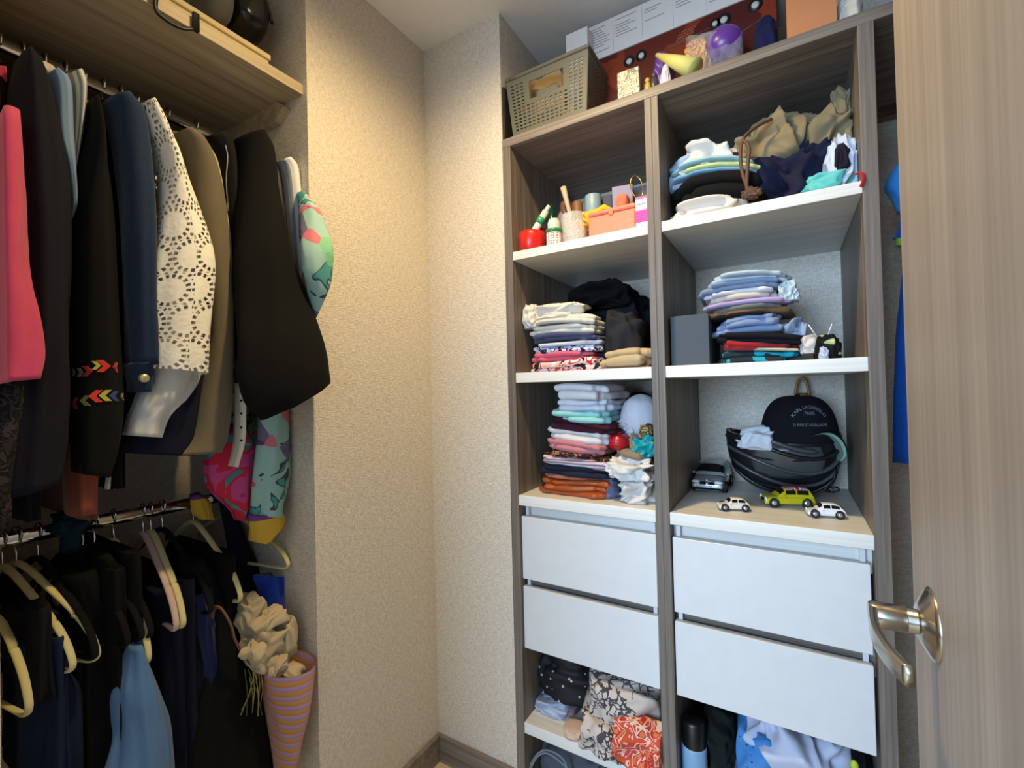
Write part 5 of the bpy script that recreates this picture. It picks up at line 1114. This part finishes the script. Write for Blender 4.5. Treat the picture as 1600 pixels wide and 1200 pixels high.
# next to the door
rx, rr, rz0, rz1 = cyl(1060, 1099, 1216, 1162, .06, ZD)
zc1 = at(1079, 1120, y=.06)[2]; rx = max(rx, xc+rr+.001)
t = thing('thermos_bottle', 'light blue flask with a black screw cap', 'bottle', (rx, .06, ZD))
obj('body', MB().lathe([(.001, ZD), (rr*.95, ZD), (rr, ZD+.004), (rr, rz1), (rr*.96, rz1+.004), (.001, rz1+.004)], (rx, .06, 0), 36, cap=False), plain('pale_blue_enamel', S(126, 164, 200), .3), t)
obj('cap', MB().lathe([(rr*.94, rz1+.003), (rr*.94, zc1-.006), (rr*.82, zc1), (.001, zc1)], (rx, .06, 0), 36, cap=False), plain('black_cap_plastic', S(12, 12, 13), .35), t)
LD = ((xc+.001, xd-.001), None, (ZD, .448))
crumple('dark grey cloth at the back behind the blue flask', 1062, 1120, 1160, 1085, cloth(S(40, 42, 48)), .2, .16, 221, zbase=ZD, name='grey_cloth', cat='cloth', amp=.2, lim=LD)
crumple('dark green jumper beside the blue flask', 1096, 1156, 1216, 1108, cloth(S(24, 30, 28)), .06, .2, 222, zbase=ZD, amp=.22, lim=LD)
DOT = NB('dotted_cloth'); v_ = DOT.n('TexVoronoi', Vector=DOT.coord(), Scale=70.0, Randomness=.3).outputs[0]; DOT.P(Base_Color=DOT.ramp(v_, [(0, S(24, 50, 96)), (.16, S(64, 128, 192))], 'CONSTANT'), Roughness=.9); DOT = DOT.m
crumple('blue cloth with tiny dark dots under the white sheet', 1138, 1250, 1230, 1122, DOT, .04, .18, 223, zbase=ZD, name='dotted_cloth', cat='cloth', amp=.2, lim=LD)
crumple('pale lilac white sheet bunched in the compartment by the door', 1152, 1336, 1226, 1108, cloth(S(196, 200, 222)), .03, .26, 224, zbase=ZD, name='white_sheet', cat='sheet', amp=.24, lim=LD, nu=110)
t = thing('black_shoe', 'black trainer with a neon tab at the end of the compartment', 'shoe', tuple(at(1340, 1210, y=.03)))
crumple(None, 1322, 1366, 1222, 1164, cloth(S(20, 18, 26)), .05, .22, 225, name='upper', parent=t, zbase=ZD, amp=.08, lim=LD)
obj('tab', MB().ellipsoid(at(1335, 1196, y=.05), (.008, .006, .012), 12, 8), plain('neon', S(190, 206, 50), .5), t)

# ---------------------------------------------- on top of the cabinets
BASK = plain('grey_green_plastic', S(104, 101, 86), .5)
bx0, bx1 = .334, .572; tx0, tx1 = .318, .588; bz0, bz1 = ZTT, 2.188; by0, by1, ty0, ty1 = .030, .235, .016, .250
t = thing('plastic_basket', 'grey green plastic basket with woven pattern and slot handle', 'basket', ((bx0+bx1)/2, .13, ZTT))
def wallgrid(A, B, C_, D_, nx, nz, slot=False):
    """perforated wall between bottom edge A-B and top edge D-C"""
    mb = MB(); A, B, C_, D_ = map(np.array, (A, B, C_, D_))
    f = lambda s_, t_: (A*(1-s_)+B*s_)*(1-t_)+(D_*(1-s_)+C_*s_)*t_
    m0 = .12; tx = lambda j: m0+(1-m0-.10)*j/nz
    idx = {}
    def vid(s_, t_):
        k = (round(s_, 5), round(t_, 5))
        if k not in idx: idx[k] = len(Vs); Vs.append(f(s_, t_))
        return idx[k]
    Vs = []; Fs = []
    q = lambda a, b, c, d: Fs.append((vid(*a), vid(*b), vid(*c), vid(*d)))
    sx = lambda i: .04+.92*i/nx
    q((0, 0), (1, 0), (1, m0), (0, m0)); q((0, tx(nz)), (1, tx(nz)), (1, 1), (0, 1))
    q((0, m0), (sx(0), m0), (sx(0), tx(nz)), (0, tx(nz))); q((sx(nx), m0), (1, m0), (1, tx(nz)), (sx(nx), tx(nz)))
    for i in range(nx):
        for j in range(nz):
            s0, s1, t0, t1 = sx(i), sx(i+1), tx(j), tx(j+1)
            sm, tm = (s0+s1)/2, (t0+t1)/2
            if slot:
                dx_ = abs(sm-.5)/.22; dz_ = abs(tm-.70)/.125
                if dx_ < 1 and dz_ < 1: continue
                if dx_ < 1.18 and dz_ < 1.5: q((s0, t0), (s1, t0), (s1, t1), (s0, t1)); continue
            o = .0 if (i+j) % 2 else .08
            a0, a1, b0, b1 = s0+(s1-s0)*(.18), s1-(s1-s0)*(.18), t0+(t1-t0)*(.30-o), t1-(t1-t0)*(.30+o*.5)
            q((s0, t0), (s1, t0), (a1, b0), (a0, b0)); q((s1, t0), (s1, t1), (a1, b1), (a1, b0)); q((s1, t1), (s0, t1), (a0, b1), (a1, b1)); q((s0, t1), (s0, t0), (a0, b0), (a0, b1))
    mb.add(np.array(Vs), Fs); return mb
cb = [(bx0, by0, bz0+.004), (bx1, by0, bz0+.004), (bx1, by1, bz0+.004), (bx0, by1, bz0+.004)]; ct = [(tx0, ty0, bz1), (tx1, ty0, bz1), (tx1, ty1, bz1), (tx0, ty1, bz1)]
SOL = [('SOLIDIFY', dict(thickness=.0025, offset=0))]
for i, (nm, nx) in enumerate((('front_wall', 15), ('side_wall', 12), ('back_wall', 15), ('side_wall', 12))):
    j = (i+1) % 4; obj(nm, wallgrid(cb[i], cb[j], ct[j], ct[i], nx, 14, nm == 'front_wall'), BASK, t, smooth=False, mods=SOL)
obj('base', MB().box(bx0, bx1, by0, by1, bz0, bz0+.006, .001), BASK, t, smooth=False)
rim = [np.array(p_) for p_ in ct]; rp = []
for i in range(4):
    a_, b__ = rim[i], rim[(i+1) % 4]; rp += [a_+(b__-a_)*k_ for k_ in (.04, .5, .96)]
obj('rim', MB().tube(np.array(rp+[rp[0]]), .0062, 10, smooth=4), BASK, t)
sx0, sx1 = .318+.27*.27, .318+.27*.73; zz = bz0+.70*(bz1-bz0)
x0, x1 = at(884, 65, y=.12)[0], at(918, 65, y=.12)[0]
obj('white_carton', MB().box(x0, x1, .12, .17, ZTT+.008, at(900, 48, y=.12)[2], .001), plain('white_card', S(232, 226, 222), .5), smooth=False, label='slim white carton standing in the plastic basket', cat='box')
crumple('yellow orange papers inside the plastic basket', 815, 895, 196, 112, cloth(S(206, 176, 130)), .06, .14, 231, name='paper_bundle', cat='paper', zbase=ZTT+.007, amp=.3)
p = at(802, 118, y=.10); obj('pink_pen', MB().tube([(p[0], .10, ZTT+.007), p, p+np.array([-.004, 0, .012])], [.004, .004, .0015], 10), plain('pink_plastic', S(206, 90, 150), .35), label='pink pen poking out of the plastic basket', cat='pen')
o_ = MB().box(.3085, .3165, .004, .25, ZTT, at(793, 135, y=.01)[2], .001); obj('black_folder', o_, plain('black_folder_plastic', S(34, 33, 32), .45), smooth=False, label='thin black folder between the plastic basket and the wall', cat='folder')
# long printed box on a red toy box
YB = .17; rz1 = at(1100, 26, y=YB)[2]; rx0, rx1 = at(930, 100, y=YB)[0]-.03, at(1213, 0, y=YB)[0]
REDP = blotch([S(96, 32, 22), S(130, 48, 24), S(80, 24, 22), S(112, 38, 24)], 5, .5, .8)
t = thing('toy_box', 'long dark red printed toy box under the white carton', 'box', ((rx0+rx1)/2, YB+.08, ZTT))
obj('carton', MB().box(rx0, rx1, YB, YB+.17, ZTT, rz1, .001), REDP, t, smooth=False)
for u, v, r_ in ((983, 96, .011), (1002, 87, .011), (1117, 37, .009), (1131, 31, .012), (1180, 8, .012)):
    p = at(u, v, y=YB)
    wo = obj('printed_wheel', MB().lathe([(r_*1.5, 0), (r_*1.5, -.0012), (.0005, -.0012)], (p[0], YB, min(p[2], rz1-.018)), 24, 'y', False), TRIMK, t)
    obj('printed_hub', MB().lathe([(r_*.75, -.001), (r_*.75, -.002), (.0005, -.002)], (p[0], YB, min(p[2], rz1-.018)), 20, 'y', False), plain('hub_print', S(200, 200, 196), .6), wo)
g = random.Random(9)
for i in range(24):
    p = at(1058+(i % 6)*4.6+ (i//6)*1.5, 56-(i % 6)*1.9-(i//6)*4.2+8, y=YB); obj('printed_dot', MB().lathe([(.0016, 0), (.0016, -.0008), (.0003, -.0008)], (p[0], YB, p[2]), 8, 'y', False), plain('dot_print', S(170, 120, 90), .6), t)
for a_, b__ in (((935, 128), (960, 98)), ((1130, 70), (1190, 30)), ((1040, 78), (1110, 44))):
    p0, p1 = at(*a_, y=YB), at(*b__, y=YB); p0[1] = p1[1] = YB-.0004
    if max(p0[2], p1[2]) < rz1: obj('printed_track', MB().tube([p0, p1], .0025, 6, flat=.3), plain('track_print', S(110, 96, 88), .6), t)
wz1 = min(at(1020, 0, y=YB)[2], H-.012); wx0, wx1 = at(914, 60, y=YB)[0], rx1+.02
t = thing('white_carton', 'long white carton with small printed instructions', 'box', ((wx0+wx1)/2, YB+.08, rz1))
obj('carton', MB().box(wx0, wx1, YB-.004, YB+.16, rz1, wz1, .001), plain('white_card_2', S(222, 214, 210), .6), t, smooth=False)
GREY = plain('grey_ink', S(164, 156, 156), .7); hz_ = wz1-rz1
pm = MB()
for cxi in range(6):
    xs = wx0+.012+cxi*.088; nl = g.randint(7, 10)
    for li in range(nl):
        zz = wz1-.014-li*(hz_-.028)/10; ln = g.uniform(.035, .072)
        if g.random() < .16: continue
        pm.box(xs, xs+ln, YB-.0046, YB-.0038, zz-.0016, zz+.0010)
    pm.box(xs-.0075, xs-.0069, YB-.0046, YB-.0038, rz1+.006, wz1-.006)
obj('printed_text', pm, GREY, t, smooth=False, kind='stuff')
# small things in front of it
SILV = blotch([S(150, 140, 120), S(190, 182, 160), S(96, 88, 74), S(206, 200, 184)], 60, .3, 1.0)
boxobj('silver_box', 'small silver patterned box at the front of the top board', 'box', 964, 998, 152, 108, .03, .05, SILV, ZTT, rot=.05)
for i, (u, v, col, lb) in enumerate(((1012, 132, S(190, 160, 70), 'gold'), (1022, 124, S(70, 60, 60), 'dark'))):
    p = at(u, v, y=.05); t = thing('toy_figure', 'tiny %s toy figure beside the silver box' % lb, 'figure', (p[0], .05, ZTT))
    m_ = plain('fig%d' % i, col, .35); obj('base', MB().lathe([(.001, ZTT), (.011, ZTT), (.008, p[2]), (.004, p[2]+.004)], (p[0], .05, 0), 16, cap=False), m_, t); obj('head', MB().ellipsoid((p[0], .05, p[2]+.010), (.007, .007, .008), 12, 8), m_, t)
t = thing('paper_bag_toy', 'purple and yellow wrapped toy lying by the silver box', 'toy', tuple(at(1050, 120, y=.05)))
crumple(None, 1016, 1052, 124, 78, plain('purple_wrap', S(82, 46, 130), .4), .05, .08, 241, name='purple_part', parent=t, zbase=ZTT, amp=.15)
a_, b__ = at(1026, 86, y=.055), at(1086, 108, y=.03); obj('yellow_cone', MB().tube([a_, (a_+b__)/2, b__], [.005, .016, .026], 20), plain('yellow_paper', S(206, 196, 110), .6), t)
crumple(None, 1030, 1048, 124, 100, plain('white_paper', S(214, 206, 214), .6), .035, .04, 242, name='white_part', parent=t, zbase=ZTT, amp=.12)
t = thing('wrapped_ball', 'purple ball and orange sweets in a clear plastic bag', 'bag', tuple(at(1110, 90, y=.08)))
p = at(1130, 68, y=.09); obj('ball', MB().ellipsoid((p[0], .10, max(p[2], ZTT+.045)), (.048, .045, .045), 28, 18), plain('purple_ball', S(98, 52, 142), .3), t)
crumple(None, 1066, 1112, 100, 56, blotch([S(190, 120, 40), S(206, 160, 90), S(160, 90, 50), S(206, 180, 140)], 60, .35), .06, .07, 243, name='sweets', parent=t, zbase=ZTT, amp=.2)
crumple(None, 1056, 1164, 104, 40, FILM, .04, .13, 244, name='film', parent=t, zbase=ZTT, amp=.2)
crumple('navy blue pouch in front of the red toy box', 1176, 1216, 84, 24, cloth(S(26, 30, 66)), .06, .08, 245, name='navy_pouch', cat='pouch', zbase=ZTT, amp=.1)
TERR = plain('terracotta_card', S(186, 120, 76), .6)
x0, x1 = at(1229, 30, y=.03)[0], at(1308, 10, y=.03)[0]
obj('terracotta_box', MB().box(x0, x1, .03, .14, ZTT, ZTT+.26, .001), TERR, smooth=False, label='terracotta cardboard box at the end of the top board', cat='box')
crumple('white cloth bag beside the terracotta box', 1300, 1352, 34, -4, cloth(S(206, 198, 184)), .04, .12, 246, name='cloth_bag', cat='bag', zbase=ZTT, amp=.2)
